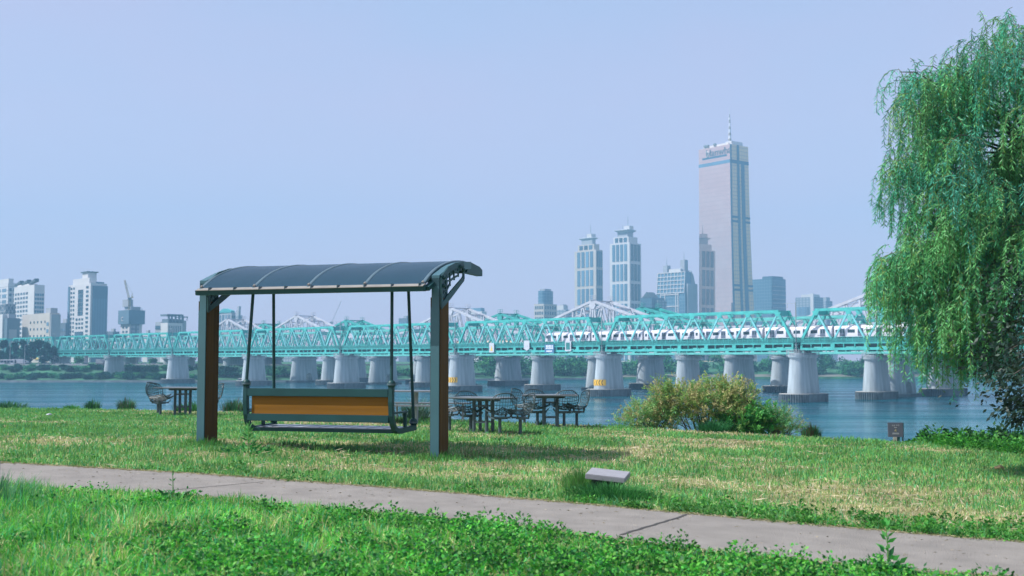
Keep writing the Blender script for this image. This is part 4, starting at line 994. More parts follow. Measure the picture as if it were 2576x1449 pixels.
SO = Vector((-1.035, 16.2, 0.0)); SROT = math.atan2(-0.291, 0.957)
SH_ = thing("swing_shelter", "dark steel swing shelter with arched smoked roof and wood-clad posts on the lawn", "shelter", SO, SROT)
def loc2w(s, q): return SO.x + 0.957 * s + 0.291 * q, SO.y - 0.291 * s + 0.957 * q
XP = (-3.78, 0.0)           # right faces of the posts
def arcz(q):                # roof profile
    return float(np.interp(q, [-0.30, -0.1, 0.1, 0.324, 0.6, 0.856, 1.1, 1.375, 1.6, 1.8, 2.0], [2.435, 2.56, 2.662, 2.75, 2.828, 2.88, 2.915, 2.938, 2.94, 2.925, 2.90]))
for i, xr in enumerate(XP):
    xl = xr - 0.122; gx, gy = loc2w(xr, 0.17); g0 = float(zg(gx, gy))
    p = MB().box(xl, xr, 0, 0.35, g0 - 0.3, 2.58).build("post", m_post, SH_, bevel=0.006)
    # cladding: proud teal cheek in front, wood on both wide sides
    MB().box(xl - 0.006, xr + 0.004, -0.012, -0.0, g0 - 0.25, 2.16).build("front_plate", m_post, p, bevel=0.003)
    MB().box(xr + 0.002, xr + 0.016, 0.008, 0.345, g0 - 0.25, 2.30).build("wood_cladding", m_wood, p)
    MB().box(xl - 0.016, xl - 0.002, 0.008, 0.345, g0 - 0.25, 2.30).build("wood_cladding", m_wood, p)
    # wedge top and curved arm that carries the roof end
    arm = MB(); qs = [0.0, 0.2, 0.4, 0.6, 0.85, 1.1, 1.4]
    rings = []
    for q in qs:
        z = arcz(q) - 0.015 if q > 0 else 2.615
        th = 0.16 - 0.05 * q / 1.4
        rings.append([(xl, q, z - th), (xr, q, z - th), (xr, q, z), (xl, q, z)])
    arm.loft(rings); arm.build("arm", m_post, SH_, bevel=0.004)
    a2 = MB(); a2.extrude([(xl + 0.01, 1.2, 2.74), (xl + 0.01, 1.4, 2.92), (xl + 0.01, 1.86, 2.88), (xl + 0.01, 1.98, 2.84), (xl + 0.01, 1.98, 2.74)], (0.10, 0, 0))
    a2.build("arm_tip", m_steel, SH_, bevel=0.004)
    # perforated bracket plate on the right-hand side of the post
    pl = MB(); x0, x1 = xr + 0.018, xr + 0.038
    def seg(pts, w):
        for a, b in zip(pts[:-1], pts[1:]): pl.bar((( x0 + x1) / 2, *a), ((x0 + x1) / 2, *b), w, 0.02, (1, 0, 0))
    A = [(0.02, 2.16), (0.02, 2.58)]; Bq = [(0.02, 2.57), (0.3, 2.72), (0.6, 2.80), (0.94, 2.84)]; Cq = [(0.93, 2.84), (0.955, 2.62)]; D = [(0.955, 2.62), (0.35, 2.31), (0.02, 2.16)]
    pl.extrude([(x0, 0.0, 2.13), (x0, 0.0, 2.21), (x0, 0.38, 2.41), (x0, 0.88, 2.64), (x0, 0.95, 2.70), (x0, 0.965, 2.60), (x0, 0.36, 2.29)], (0.02, 0, 0))
    seg(A, 0.07); seg(Bq, 0.09); seg(Cq, 0.06)
    for a, b in (((0.03, 2.42), (0.20, 2.40)), ((0.20, 2.36), (0.17, 2.66)), ((0.20, 2.40), (0.36, 2.52)), ((0.17, 2.54), (0.34, 2.56)), ((0.36, 2.48), (0.34, 2.74)), ((0.36, 2.56), (0.54, 2.62)), ((0.54, 2.58), (0.50, 2.78)), ((0.50, 2.70), (0.72, 2.72)), ((0.54, 2.62), (0.70, 2.66)), ((0.72, 2.64), (0.70, 2.82)), ((0.04, 2.30), (0.16, 2.42)), ((0.03, 2.52), (0.18, 2.58))):
        pl.bar(((x0 + x1) / 2, *a), ((x0 + x1) / 2, *b), 0.026, 0.02, (1, 0, 0))
    pl.build("bracket", m_steel, SH_)
    for (q, z) in ((0.05, 2.47), (0.06, 2.585), (0.78, 2.80), (0.90, 2.76)): MB().ball((xr + 0.05, q, z), 0.03, 10, 6).build("bolt_cap", m_steel, SH_, smooth=True)
# roof sheet, ribs, gutter, purlins
x0, x1 = -3.755, -0.15
qs = np.linspace(-0.26, 1.96, 22)
sh = MB(); vs = []
for q in qs:
    z = arcz(float(q))
    vs += [(x0, q, z), (x1, q, z), (x1, q, z - 0.012), (x0, q, z - 0.012)]
fs = []
for i in range(len(qs) - 1):
    for k in range(4): fs.append((4 * i + k, 4 * i + (k + 1) % 4, 4 * i + 4 + (k + 1) % 4, 4 * i + 4 + k))
fs += [(0, 1, 2, 3), tuple(4 * (len(qs) - 1) + k for k in range(4))]
sh.add(vs, fs); roof = sh.build("roof_panel", m_poly, SH_, smooth=True)
for k in range(5):
    x = x0 + 0.02 + (x1 - x0 - 0.04) * k / 4
    rb = MB(); rings = []
    for q in qs: z = arcz(float(q)); rings.append([(x - 0.025, q, z - 0.045), (x + 0.025, q, z - 0.045), (x + 0.025, q, z + 0.003), (x + 0.012, q, z + 0.010), (x - 0.012, q, z + 0.010), (x - 0.025, q, z + 0.003)])
    rb.loft(rings); r_ = rb.build("roof_rib", m_rib, SH_)
    MB().tube([(x, -0.20, arcz(-0.20) + 0.02), (x, -0.235, arcz(-0.235) + 0.02)], 0.018, 6).build("rib_clip", m_trim, r_)
gt = MB(); gt.loft([[(x, -0.255, 2.455), (x, -0.31, 2.445), (x, -0.295, 2.375), (x, -0.215, 2.375), (x, -0.20, 2.44)] for x in (x0 - 0.03, x1 + 0.03)])
gut = gt.build("gutter", m_steel, SH_)
MB().loft([[(x, -0.318, 2.448), (x, -0.215, 2.487), (x, -0.215, 2.475), (x, -0.318, 2.440)] for x in (x0 - 0.02, x1 + 0.02)]).build("gutter_trim", m_trim, gut)
for k in range(9): x = x0 + 0.2 + 0.42 * k; MB().box(x, x + 0.008, -0.322, -0.214, 2.441, 2.4895).bar((x, -0.318, 2.45), (x, -0.215, 2.49), 0.006, 0.004).build("trim_joint", m_rib, gut)
MB().box(x0, x1, 1.88, 1.95, 2.79, 2.885).build("purlin", m_steel, SH_)
for q in (0.20, 0.80): MB().box(XP[0] + 0.02, -0.14, q - 0.04, q + 0.04, arcz(q) - 0.17, arcz(q) - 0.055).build("purlin", m_steel, SH_)
MB().bar((XP[0], -0.2, 2.41), (XP[0], 0.0, 2.5), 0.08, 0.06).bar((-0.12, -0.2, 2.41), (-0.12, 0.02, 2.5), 0.08, 0.06).build("gutter_bracket", m_steel, SH_)

SW = thing("swing_bench", "hanging bench swing with an orange wood back seen from behind, under the shelter", "swing", SO, SROT)
xa, xb = -3.13, -0.77; QN, QF = 0.10, 0.96
def frame(x):
    pts = [(x, QN + 0.0, 1.02), (x, QN - 0.01, 0.8), (x, QN + 0.01, 0.6), (x, QN + 0.04, 0.50), (x, QN + 0.11, 0.41), (x, QN + 0.22, 0.37), (x, QN + 0.34, 0.365), (x, 0.60, 0.375), (x, QF + 0.05, 0.385)]
    rings = []
    for i, p in enumerate(pts):
        a = Vector(pts[max(i - 1, 0)]); b = Vector(pts[min(i + 1, len(pts) - 1)]); d = (b - a).normalized(); nrm = Vector((0, d.z, -d.y)) * 0.04
        P = Vector(p); e = Vector((0.035, 0, 0))
        rings.append([P - e - nrm, P + e - nrm, P + e + nrm, P - e + nrm])
    return MB().loft(rings).build("side_frame", m_steel, SW, bevel=0.006)
for x in (xa, xb): frame(x)
MB().box(xa + 0.035, xb - 0.035, QN - 0.045, QN + 0.045, 0.87, 0.985).build("top_rail", m_steel, SW, bevel=0.006)
MB().box(xa + 0.035, xb - 0.035, QN - 0.03, QN + 0.06, 0.50, 0.605).build("lower_rail", m_steel, SW, bevel=0.006)
bp_ = MB().box(xa + 0.09, xb - 0.045, QN + 0.005, QN + 0.03, 0.607, 0.868).build("back_panel", m_panel, SW)
MB().box(xa + 0.036, xa + 0.089, QN + 0.01, QN + 0.025, 0.66, 0.68).build("panel_fixing", m_steel, SW)
seat = MB()
for k in range(6): q = QN + 0.25 + 0.112 * k; seat.box(xa + 0.036, xb - 0.036, q, q + 0.104, 0.372, 0.40)
m_seat = mat("seat_slats", (0.30, 0.33, 0.36), 0.35, var=0.12, scale=2)
seat.build("seat", m_seat, SW)
for k in range(8): x = xa + 0.3 + 0.26 * k; MB().box(x, x + 0.006, QN + 0.25, QN + 0.90, 0.4005, 0.4035).build("seat_seam", m_steel, SW)
MB().box(xa + 0.036, xb - 0.036, QN + 0.14, QN + 0.235, 0.34, 0.392).build("seat_beam", m_steel, SW, bevel=0.005)
MB().box(xa + 0.036, xb - 0.036, QF - 0.06, QF + 0.0, 0.33, 0.371).build("seat_beam", m_steel, SW, bevel=0.005)
for x in (xa, xb):
    MB().box(x - 0.03, x + 0.03, QN + 0.02, QN + 0.58, 0.625, 0.65).build("armrest", m_steel, SW, bevel=0.005)
    MB().box(x - 0.022, x + 0.022, QN + 0.50, QN + 0.545, 0.40, 0.625).build("arm_post", m_steel, SW)
    for (qb, zb_, qt) in ((QN, 1.05, 0.20), (QF, 0.46, 0.80)):
        b_ = MB().ball((x, qb, zb_ + 0.01), 0.062, 16, 10).build("ball_joint", m_steel, SW, smooth=True)
        MB().box(x - 0.03, x + 0.03, qb - 0.03, qb + 0.03, zb_ - 0.085, zb_ - 0.035).build("ball_cap", m_steel, b_)
        MB().lathe([(0.068, -0.008), (0.068, 0.018)], 16, (x, qb, zb_)).build("ball_ring", m_rib, b_, smooth=True)
        dx = 0.045 * (1 if x < -2 else -1)
        MB().tube([(x, qb, zb_ + 0.05), (x + dx, qt, arcz(qt) - 0.10)], 0.024, 10).build("hanger_rod", m_steel, SW, smooth=True)

# ------------------------------------------------------------------ tables and wire chairs
m_tab = mat("table_grey", (0.13, 0.155, 0.165), 0.5, var=0.12)
m_leg = mat("leg_steel", (0.06, 0.095, 0.11), 0.45, var=0.15)
m_wire = mat("chair_wire", (0.025, 0.055, 0.06), 0.5, var=0.15)
m_pad = mat("footing_slab", (0.34, 0.34, 0.32), 0.9, var=0.15)
def make_table(label, p, rot, L=1.18, D=0.74, H=0.70):
    r = thing("picnic_table", label, "table", p, rot, "tables on the lawn")
    MB().box(-L / 2, L / 2, -D / 2, D / 2, H - 0.03, H).build("table_top", m_tab, r, bevel=0.012)
    fr = MB()
    for s in (-1, 1): fr.box(-0.30, 0.30, s * 0.12 - 0.025, s * 0.12 + 0.025, H - 0.075, H - 0.031)
    fr.build("top_frame", m_leg, r)
    for (x, y) in ((-0.14, -0.12), (0.14, -0.12), (-0.14, 0.12), (0.14, 0.12)): MB().tube([(x, y, 0), (x, y, H - 0.076)], 0.034, 10).build("leg", m_leg, r, smooth=True)
    for y in (-0.12, 0.12):
        for z in (0.22, H - 0.17): MB().bar((-0.11, y, z), (0.11, y, z), 0.03, 0.03).build("stretcher", m_leg, r)
    MB().box(-0.26, 0.26, -0.22, 0.22, -0.05, 0.012).build("base_slab", m_pad, r)
    return r
def make_chair():
    r = bpy.data.objects.new("wire_chair", None); COL.objects.link(r)
    def S(u, v):      # u -1..1 across, v 0 front edge .. 1 top of back ; chair faces local -y
        prof = [(-0.27, 0.44), (-0.20, 0.415), (-0.08, 0.39), (0.05, 0.375), (0.14, 0.385), (0.20, 0.44), (0.235, 0.54), (0.265, 0.66), (0.29, 0.80)]
        f = v * (len(prof) - 1); i = min(int(f), len(prof) - 2); t = f - i
        y = prof[i][0] * (1 - t) + prof[i + 1][0] * t; z = prof[i][1] * (1 - t) + prof[i + 1][1] * t
        hw = float(np.interp(v, [0, .12, .4, .6, .8, .93, 1.0], [0.17, 0.22, 0.245, 0.25, 0.275, 0.255, 0.19]))
        z += (0.07 * u * u if v < 0.6 else 0.07 * u * u * (1 - v) / 0.4); y -= 0.09 * u * u * max(0, (v - 0.35) / 0.65)
        if v > 0.9: z -= 0.05 * abs(u) ** 3
        return (hw * u, y, z)
    N, M = 10, 13
    wb = MB(); ws = MB()
    for i in range(N + 1):
        u = -1 + 2 * i / N; rad = 0.011 if i in (0, N) else 0.0050
        wb.tube([S(u, 0.56 + 0.44 * k / 8) for k in range(9)], rad, 4, cap=False); ws.tube([S(u, 0.56 * k / 10) for k in range(11)], rad, 4, cap=False)
    for j in range(M + 1):
        v = j / M; rad = 0.011 if j in (0, M) else 0.0050
        (wb if v > 0.56 else ws).tube([S(-1 + 2 * k / 10, v) for k in range(11)], rad, 4, cap=False)
    ws.build("seat", m_wire, r); wb.build("backrest", m_wire, r)
    MB().bar((-0.16, -0.1, 0.335), (0.16, -0.1, 0.335), 0.03, 0.025).bar((-0.16, 0.1, 0.335), (0.16, 0.1, 0.335), 0.03, 0.025).bar((-0.15, -0.12, 0.33), (-0.15, 0.12, 0.33), 0.035, 0.03).bar((0.15, -0.12, 0.33), (0.15, 0.12, 0.33), 0.035, 0.03).bar((-0.16, -0.1, 0.335), (-0.2, -0.14, 0.40), 0.03, 0.02).bar((0.16, -0.1, 0.335), (0.2, -0.14, 0.40), 0.03, 0.02).bar((-0.16, 0.1, 0.335), (-0.22, 0.1, 0.41), 0.03, 0.02).bar((0.16, 0.1, 0.335), (0.22, 0.1, 0.41), 0.03, 0.02).box(-0.15, 0.15, -0.03, 0.03, 0.30, 0.325).build("seat_bracket", m_leg, r)
    MB().tube([(0, 0, -0.05), (0, 0, 0.31)], 0.032, 10).build("leg", m_leg, r, smooth=True)
    return r
ch0 = make_chair(); used = []
def chair(px, py, face, label, group="wire chairs around the tables"):
    g = G(px, py); c = ch0 if not used else copy_tree(ch0); used.append(c)
    c.location = g; c.rotation_euler.z = R(face); tag(c, label, "chair", group); return c
# face: 0 = looks at the camera, 180 = looks at the river, 90 = looks right (+x), -90 = looks left
g = G(1216, 1090); make_table("grey slab table nearest the right swing post, four wire chairs round it", g, R(-28))
chair(1257.5, 1094.8, 205, "wire chair seen from behind, in front of the table nearest the right swing post")
chair(1309, 1095, -70, "wire chair seen side-on, right of the table nearest the swing post and facing it")
chair(1184, 1088, 30, "wire chair behind the left end of the table nearest the right swing post")
chair(1131, 1086, 70, "wire chair half hidden behind the right swing post")
g = G(1385, 1075.5); make_table("smaller-looking grey slab table farther back, right of the nearest table", g, R(-5))
chair(1352, 1075, 20, "wire chair behind the left end of the farther right-hand table, leg beside its pedestal")
chair(1319, 1070, 60, "wire chair mostly hidden behind the side-on chair, between the two right-hand tables")
chair(1419, 1075.5, 195, "wire chair seen from behind at the right end of the farther right-hand table")
chair(1451, 1074.5, -75, "rightmost wire chair, seen side-on by the farther right-hand table")
g = G(459, 1046); make_table("grey slab table standing alone left of the left swing post", g, R(-12), L=1.25)
chair(403, 1047.5, 65, "wire chair at the left end of the lone left-hand table, the nearer of two")
chair(397, 1042, 75, "wire chair at the left end of the lone left-hand table, the farther of two")
chair(532, 1047, -60, "wire chair half hidden behind the left swing post")
g = G(1034, 1064); r = thing("bench_table", "flat-topped picnic table with plank benches seen through the swing, right of the bench back", "table", g, R(-14), "tables on the lawn")
MB().box(-0.95, 0.85, -0.36, 0.36, 0.69, 0.72).build("table_top", m_tab, r)
for x in (-0.55, 0.12): MB().tube([(x, 0, -0.05), (x, 0, 0.69)], 0.05, 10).build("leg", m_rail, r, smooth=True)
for s in (-1, 1):
    bn = MB().box(-0.9, 1.15, s * 0.75 - 0.14, s * 0.75 + 0.14, 0.40, 0.43).build("bench_plank", m_tab, r)
    for x in (-0.6, 0.35, 0.98): MB().tube([(x, s * 0.75, -0.05), (x, s * 0.75, 0.40)], 0.03, 8).build("leg", m_rail, bn)

# ------------------------------------------------------------------ sign, stump, slab
g = G(2253, 1113)
r = thing("warning_sign", "small dark square notice board on a stubby post at the river's edge", "sign", g, R(-6))
m_sg = mat("sign_slate", (0.10, 0.115, 0.16), 0.5, var=0.05); m_sgt = mat("sign_print", (0.55, 0.57, 0.62), 0.6, var=0.02)
zt = W(2253, 1063, g.y).z - g.z
bd = MB().box(-0.14, 0.14, -0.02, 0.02, zt - 0.275, zt).build("board", m_sg, r, bevel=0.004)
MB().box(0.141, 0.152, -0.016, 0.03, zt - 0.275, zt - 0.004).build("board_edge", m_steel, r)
lettering("수심 주의", 0.036, bd, (0.0, -0.0215, zt - 0.068), (R(90), 0, 0), m_sgt, "lettering", 0.0015)
tr = MB(); tr.bar((-0.022, -0.022, zt - 0.165), (0, -0.022, zt - 0.125), 0.008, 0.002); tr.bar((0.022, -0.022, zt - 0.165), (0, -0.022, zt - 0.125), 0.008, 0.002); tr.bar((-0.022, -0.022, zt - 0.165), (0.022, -0.022, zt - 0.165), 0.002, 0.008); tr.ball((0.005, -0.022, zt - 0.145), 0.008, 8, 5)
tr.build("warning_symbol", mat("sign_cream", (0.55, 0.48, 0.25), 0.6), bd)
for (w, zz) in ((0.05, 0.09), (0.115, 0.195), (0.13, 0.212)): MB().box(-w / 2, w / 2, -0.0235, -0.0212, zt - zz - 0.008, zt - zz).build("print_line", m_sgt, bd)
MB().box(-0.045, 0.02, -0.03, 0.03, -0.15, zt - 0.274).build("post", mat("post_pale", (0.42, 0.40, 0.36), 0.8, var=0.15, scale=8), r)
MB().box(0.022, 0.075, -0.026, 0.03, -0.15, zt - 0.274).build("post", m_steel, r)
g = G(2271, 1113.5); MB_ = MB().lathe([(0.016, -0.1), (0.016, 0.11), (0.010, 0.125)], 8).build("stub_post", m_steel); MB_.location = g; MB_.rotation_euler = (0.03, 0.02, 0); tag(MB_, "short black stub post just right of the small notice board", "post")

g = G(1531, 1243); ztop = 0.235
r = thing("stone_block", "pale stone-topped block sunk in long grass beside the path", "block", g, R(-14))
m_stone = mat("pale_stone", (0.26, 0.265, 0.28), 0.7, var=0.08, scale=10, bump=0.1)
zt_ = W(1531, 1186, g.y + 0.15).z - g.z
so = MB().box(-0.225, 0.215, -0.19, 0.20, -0.058, 0).build("stone_top", m_stone, r, bevel=0.006, loc=(0, 0, zt_)); so.rotation_euler = (R(5), R(5), 0)
MB().box(-0.17, 0.15, -0.13, 0.15, -0.1, zt_ - 0.075).build("block_base", mat("block_dark", (0.03, 0.035, 0.035), 0.8), r)
for k in range(3): MB().box(-0.15 + 0.1 * k, -0.08 + 0.1 * k, -0.138, -0.128, 0.02, zt_ - 0.09).build("vent_slot", mat("slot_dark", (0.01, 0.012, 0.012), 0.9), r)

g = G(-34, 1222); g2 = MB(); g2.lathe([(0.14, -0.1), (0.14, 0.25), (0.125, 0.30), (0.07, 0.335), (0.01, 0.345)], 20)
r = g2.build("bollard", mat("bollard_grey", (0.05, 0.10, 0.13), 0.6), smooth=True); r.location = (g.x - 0.02, g.y, g.z); tag(r, "rounded dark bollard by the path, cut by the left edge of the picture", "bollard")
# litter and a stone on the lawn
def rock(px, py, s, m, label, cat):
    g = G(px, py); b = MB(); b.ball((0, 0, 0), 1, 9, 6)
    b.v = [(x * s * (1 + 0.25 * math.sin(5 * y + 2)), y * s * 0.8, z * s * 0.5 * (1 + 0.3 * math.sin(4 * x))) for x, y, z in b.v]
    o = b.build("stone" if cat == "stone" else "paper_scrap", m); o.location = g + Vector((0, 0, s * 0.5)); tag(o, label, cat)
rock(2512, 1183, 0.075, mat("stone_tan", (0.34, 0.26, 0.13), 0.9), "tan stone lying in the dry grass at the right", "stone")
rock(123, 1047, 0.07, m_signw, "white scrap of litter on the lawn at the left", "litter")
rock(1586, 1072, 0.06, m_signw, "white scrap of litter on the lawn edge right of the tables", "litter")
# ------------------------------------------------------------------ vegetation
LEAF = leafmat("leaf"); GRASS = leafmat("grass_blade", 0.30, 0.6, 0.2)
def pick(n, cols, w=None):
    cols = np.array(cols); i = rng.choice(len(cols), n, p=w); c = cols[i]
    return c * rng.uniform(0.75, 1.25, (n, 1))
POSTS = [(SO.x + 0.957 * (xr - 0.06) + 0.291 * 0.17, SO.y - 0.291 * (xr - 0.06) + 0.957 * 0.17) for xr in XP]
def in_frustum(x, y, m=0.7): return (np.abs(x) < 0.462 * y + m)
def on_path(x, y, e=0.0):
    j = (fbm(x * 3.1, y * 3.1 + 5, 2) - 0.5) * 0.16
    return (y < path_far(x) - e + j) & (y > path_near(x) + e + j)
def blades(x, y, h, w, lean, tint, name, mat_, label=None, cat=None):
    n = len(x); a = rng.uniform(0, 2 * np.pi, n); l = rng.normal(0, 1, n) * lean; b = rng.uniform(0, 2 * np.pi, n)
    z = zg(x, y) - 0.005
    yb = y - edge_y(x); z = np.where(yb > 0, z - 0.24 * yb, z)
    V = np.empty((n, 5, 3))
    dx, dy = np.cos(a) * w / 2, np.sin(a) * w / 2
    ox, oy = np.cos(b) * l * h, np.sin(b) * l * h
    V[:, 0] = np.stack([x - dx, y - dy, z], 1); V[:, 1] = np.stack([x + dx, y + dy, z], 1)
    V[:, 2] = np.stack([x + dx * .7 + ox * .4, y + dy * .7 + oy * .4, z + h * .6], 1); V[:, 3] = np.stack([x - dx * .7 + ox * .4, y - dy * .7 + oy * .4, z + h * .6], 1)
    V[:, 4] = np.stack([x + ox, y + oy, z + h * np.sqrt(np.maximum(0.05, 1 - l * l * 0.5))], 1)
    return leaf_object(name, V, [(0, 1, 2, 3), (3, 2, 4)], tint, mat_)
# mown lawn beyond the path: fewer, wider blades farther off
def scatter(n, y0, y1, dens):
    y = rng.uniform(y0, y1, n); x = rng.uniform(-1, 1, n) * (0.47 * y + 2.3)
    keep = rng.random(n) < dens(x, y) * (y / y1)
    return x[keep], y[keep]
GREEN = np.array([(0.14, 0.37, 0.075), (0.10, 0.31, 0.08), (0.20, 0.39, 0.11), (0.09, 0.35, 0.14)])
STRAW = np.array([(0.50, 0.46, 0.22), (0.58, 0.52, 0.31), (0.36, 0.38, 0.15), (0.64, 0.57, 0.40)])
def lawn_mix(x, y):
    """share of dry straw 0..1: streaks left by the mower, greener by the path and at the left"""
    u = x * 0.957 - y * 0.291; v = x * 0.291 + y * 0.957
    st = 0.6 * fbm(u * 0.45 + 9, v * 1.3, 4) + 0.4 * fbm(u * 1.4 + 3, v * 1.8 + 7, 3); big = fbm(u * 0.30, v * 0.36 + 40, 3)
    dpath = y - path_far(x)
    s = 0.44 + (st - 0.5) * 3.2 + (big - 0.5) * 2.0
    s -= 0.75 * np.exp(-np.maximum(dpath, 0) / 0.9) * (0.6 + fbm(x, y * 2, 2))
    s -= 0.10 * np.clip((-x - 2.5) / 4, 0, 1)
    s -= 0.9 * np.clip((x - 7.7) / 1.2, 0, 1) * np.clip((y - edge_y(x) + 4.5) / 2.5, 0, 1)
    for (pxx, pyy) in POSTS: s -= 0.9 * np.exp(-((x - pxx) ** 2 + (y - pyy + 0.25) ** 2) / 0.35)
    return np.clip(s, 0.02, 0.97)
x, y = scatter(680000, 8.0, 34.0, lambda x, y: np.where(y < 14, 1.6, 1.0))
k = (y > path_far(x) - 0.04) & (y < edge_y(x) + 0.6) & ~on_path(x, y, 0.02)
for (pxx, pyy) in POSTS: k &= ~((np.abs(x - pxx) < 0.16) & (np.abs(y - pyy) < 0.2))
x, y = x[k], y[k]; n = len(x)
s = lawn_mix(x, y); dry = rng.random(n) < s
tint = np.where(dry[:, None], pick(n, STRAW), pick(n, GREEN))
h = np.where(dry, rng.uniform(0.02, 0.055, n), rng.uniform(0.03, 0.085, n)) * (0.8 + 0.7 * fbm(x * 0.8, y * 0.8, 3))
w = np.clip(y * 0.00075, 0.007, 0.022) * rng.uniform(0.7, 1.5, n)
lean = np.where(dry, 1.2, 0.8); tint = tint * (0.60 + 0.8 * fbm(x * 2.6, y * 2.0 + 9, 3))[:, None]; h = h * (0.5 + fbm(x * 5, y * 5 + 3, 2))
tag(blades(x, y, h, w, lean, tint, "lawn_grass", GRASS), "short mown lawn of mixed green and dry straw grass beyond the path", "grass", kind="stuff")
# long straggling straw lying on the lawn
x, y = scatter(26000, 10.0, 30.0, lambda x, y: lawn_mix(x, y)); k = (y > path_far(x) + 0.1) & (y < edge_y(x) - 0.1); x, y = x[k], y[k]; n = len(x)
a = rng.uniform(0, 2 * np.pi, n); D = np.stack([np.cos(a), np.sin(a), rng.uniform(-0.02, 0.22, n)], 1)
tag(leaf_object("straw", leaves(np.stack([x, y, zg(x, y) + 0.03], 1), D, rng.uniform(0.08, 0.22, n), rng.uniform(0.008, 0.014, n)), LEAFQ, pick(n, [(0.46, 0.41, 0.25), (0.52, 0.47, 0.33)]), GRASS), "pale mown straw lying in streaks over the lawn", "straw", kind="stuff")
# clippings along both kerbs of the path
xx = rng.uniform(-9, 6, 9000); side = rng.random(9000) < 0.6
yy = np.where(side, path_far(xx) - np.abs(rng.normal(0, 0.05, 9000)), path_near(xx) + np.abs(rng.normal(0, 0.06, 9000)))
a = rng.uniform(0, 2 * np.pi, 9000); D = np.stack([np.cos(a), np.sin(a), rng.uniform(0, 0.1, 9000)], 1)
tag(leaf_object("grass_clippings", leaves(np.stack([xx, yy, zg(xx, yy) + 0.018], 1), D, rng.uniform(0.03, 0.10, 9000), 0.007), LEAFQ, pick(9000, [(0.42, 0.38, 0.26), (0.34, 0.32, 0.16), (0.25, 0.27, 0.1)]), GRASS), "dry clippings scattered along the edges of the concrete path", "clippings", kind="stuff")
n9 = 800; xx = rng.uniform(-8, 5, n9); tt = rng.random(n9) ** 1.5; yy = path_far(xx) * (1 - tt) + path_near(xx) * tt; a = rng.uniform(0, 6.28, n9)
tag(leaf_object("dry_litter", leaves(np.stack([xx, yy, zg(xx, yy) + 0.02], 1), np.stack([np.cos(a), np.sin(a), 0.02 + 0 * a], 1), rng.uniform(0.015, 0.06, n9), rng.uniform(0.004, 0.012, n9)), LEAFQ, pick(n9, [(0.30, 0.27, 0.2), (0.24, 0.22, 0.16), (0.40, 0.36, 0.28)]), GRASS), "bits of dry stalk and leaf strewn over the concrete path", "litter", kind="stuff")
def weed_share(x, y): return np.clip(fbm(x * 0.9 + 1, y * 0.9 + 2, 3) * 2.6 - 0.62, 0, 1) * np.clip((x + 3.6) / 2.0, 0.16, 1)
# near verge, long and lush
FG = np.array([(0.085, 0.38, 0.045), (0.06, 0.31, 0.05), (0.15, 0.43, 0.05), (0.05, 0.33, 0.13), (0.21, 0.41, 0.14)])
N0 = 380000
y = rng.uniform(2.6, 13.6, N0); x = rng.uniform(-1, 1, N0) * (0.48 * y + 2.4)
k = (y < path_near(x) + 0.03) & (rng.random(N0) < 1.05 * y / 13) & ~on_path(x, y, 0.0); k &= rng.random(N0) > 0.7 * weed_share(x, y); x, y = x[k], y[k]; n = len(x)
hm = fbm(x * 0.9 + 3, y * 0.9, 3)
nearp = np.exp(-(path_near(x) - y) / 0.35)
h = rng.uniform(0.06, 0.16, n) * (0.55 + 0.95 * hm) * (1 - 0.45 * nearp) * (0.75 + 0.5 * np.clip(-x / 6, 0, 1)); w = rng.uniform(0.006, 0.012, n)
gt_ = pick(n, FG); dryp = rng.random(n) < np.clip(0.10 + (fbm(x * 1.1, y * 1.4 + 8, 3) - 0.5) * 0.9, 0.02, 0.5)
gt_ = np.where(dryp[:, None], pick(n, [(0.30, 0.36, 0.11), (0.42, 0.40, 0.20)]), gt_)
gt_ = gt_ * (0.62 + 1.25 * fbm(x * 3.0, y * 3.0 + 4, 3))[:, None]
h = h * (0.45 + 1.1 * fbm(x * 4 + 8, y * 4, 2))
tag(blades(x, y, h, w, 0.95, gt_, "verge_grass", GRASS), "long lush green grass in the foreground before the path", "grass", kind="stuff")
# broad-leaved weeds in clumps over the verge and along the path's far edge
def weeds(name, cx, cy, rad, hgt, per, cols, lw, label, cat="weeds", kind="stuff"):
    cx, cy, rad, hgt = [np.atleast_1d(np.asarray(v, float)) for v in (cx, cy, rad, hgt)]
    nC = len(cx); i = np.repeat(np.arange(nC), per); n = len(i)
    a = rng.uniform(0, 2 * np.pi, n); rr_ = np.sqrt(rng.random(n)) * rad[i % len(rad)]
    x = cx[i] + np.cos(a) * rr_; y = cy[i] + np.sin(a) * rr_; f = 1 - (rr_ / rad[i % len(rad)]) ** 2
    z = zg(x, y) + hgt[i % len(hgt)] * (0.2 + 0.8 * f) * rng.uniform(0.25, 1.0, n)
    D = np.stack([np.cos(a) * 0.8, np.sin(a) * 0.8, rng.normal(0.25, 0.45, n)], 1)
    L = lw * rng.uniform(0.6, 1.5, n)
    C = pick(n, cols) * (0.40 + 1.2 * fbm(x * 2.4 + 6, y * 2.4, 3))[:, None]
    return tag(leaf_object(name, leaves(np.stack([x, y, z], 1), D, L, L * 0.62), LEAFQ, C, LEAF), label, cat, kind=kind)
n = 3000; y = rng.uniform(3.4, 12.5, n); x = rng.uniform(-1, 1, n) * (0.48 * y + 1.9)
d = weed_share(x, y)
k = (rng.random(n) < d) & (y < path_near(x) - 0.12); x, y = x[k], y[k]
weeds("broadleaf_weeds", x, y, rng.uniform(0.10, 0.24, len(x)), rng.uniform(0.06, 0.20, len(x)), 150, [(0.065, 0.40, 0.04), (0.045, 0.31, 0.04), (0.12, 0.46, 0.045), (0.025, 0.17, 0.035), (0.16, 0.40, 0.08), (0.02, 0.12, 0.03)], 0.030, "mat of bright broad-leaved weeds covering the foreground verge")
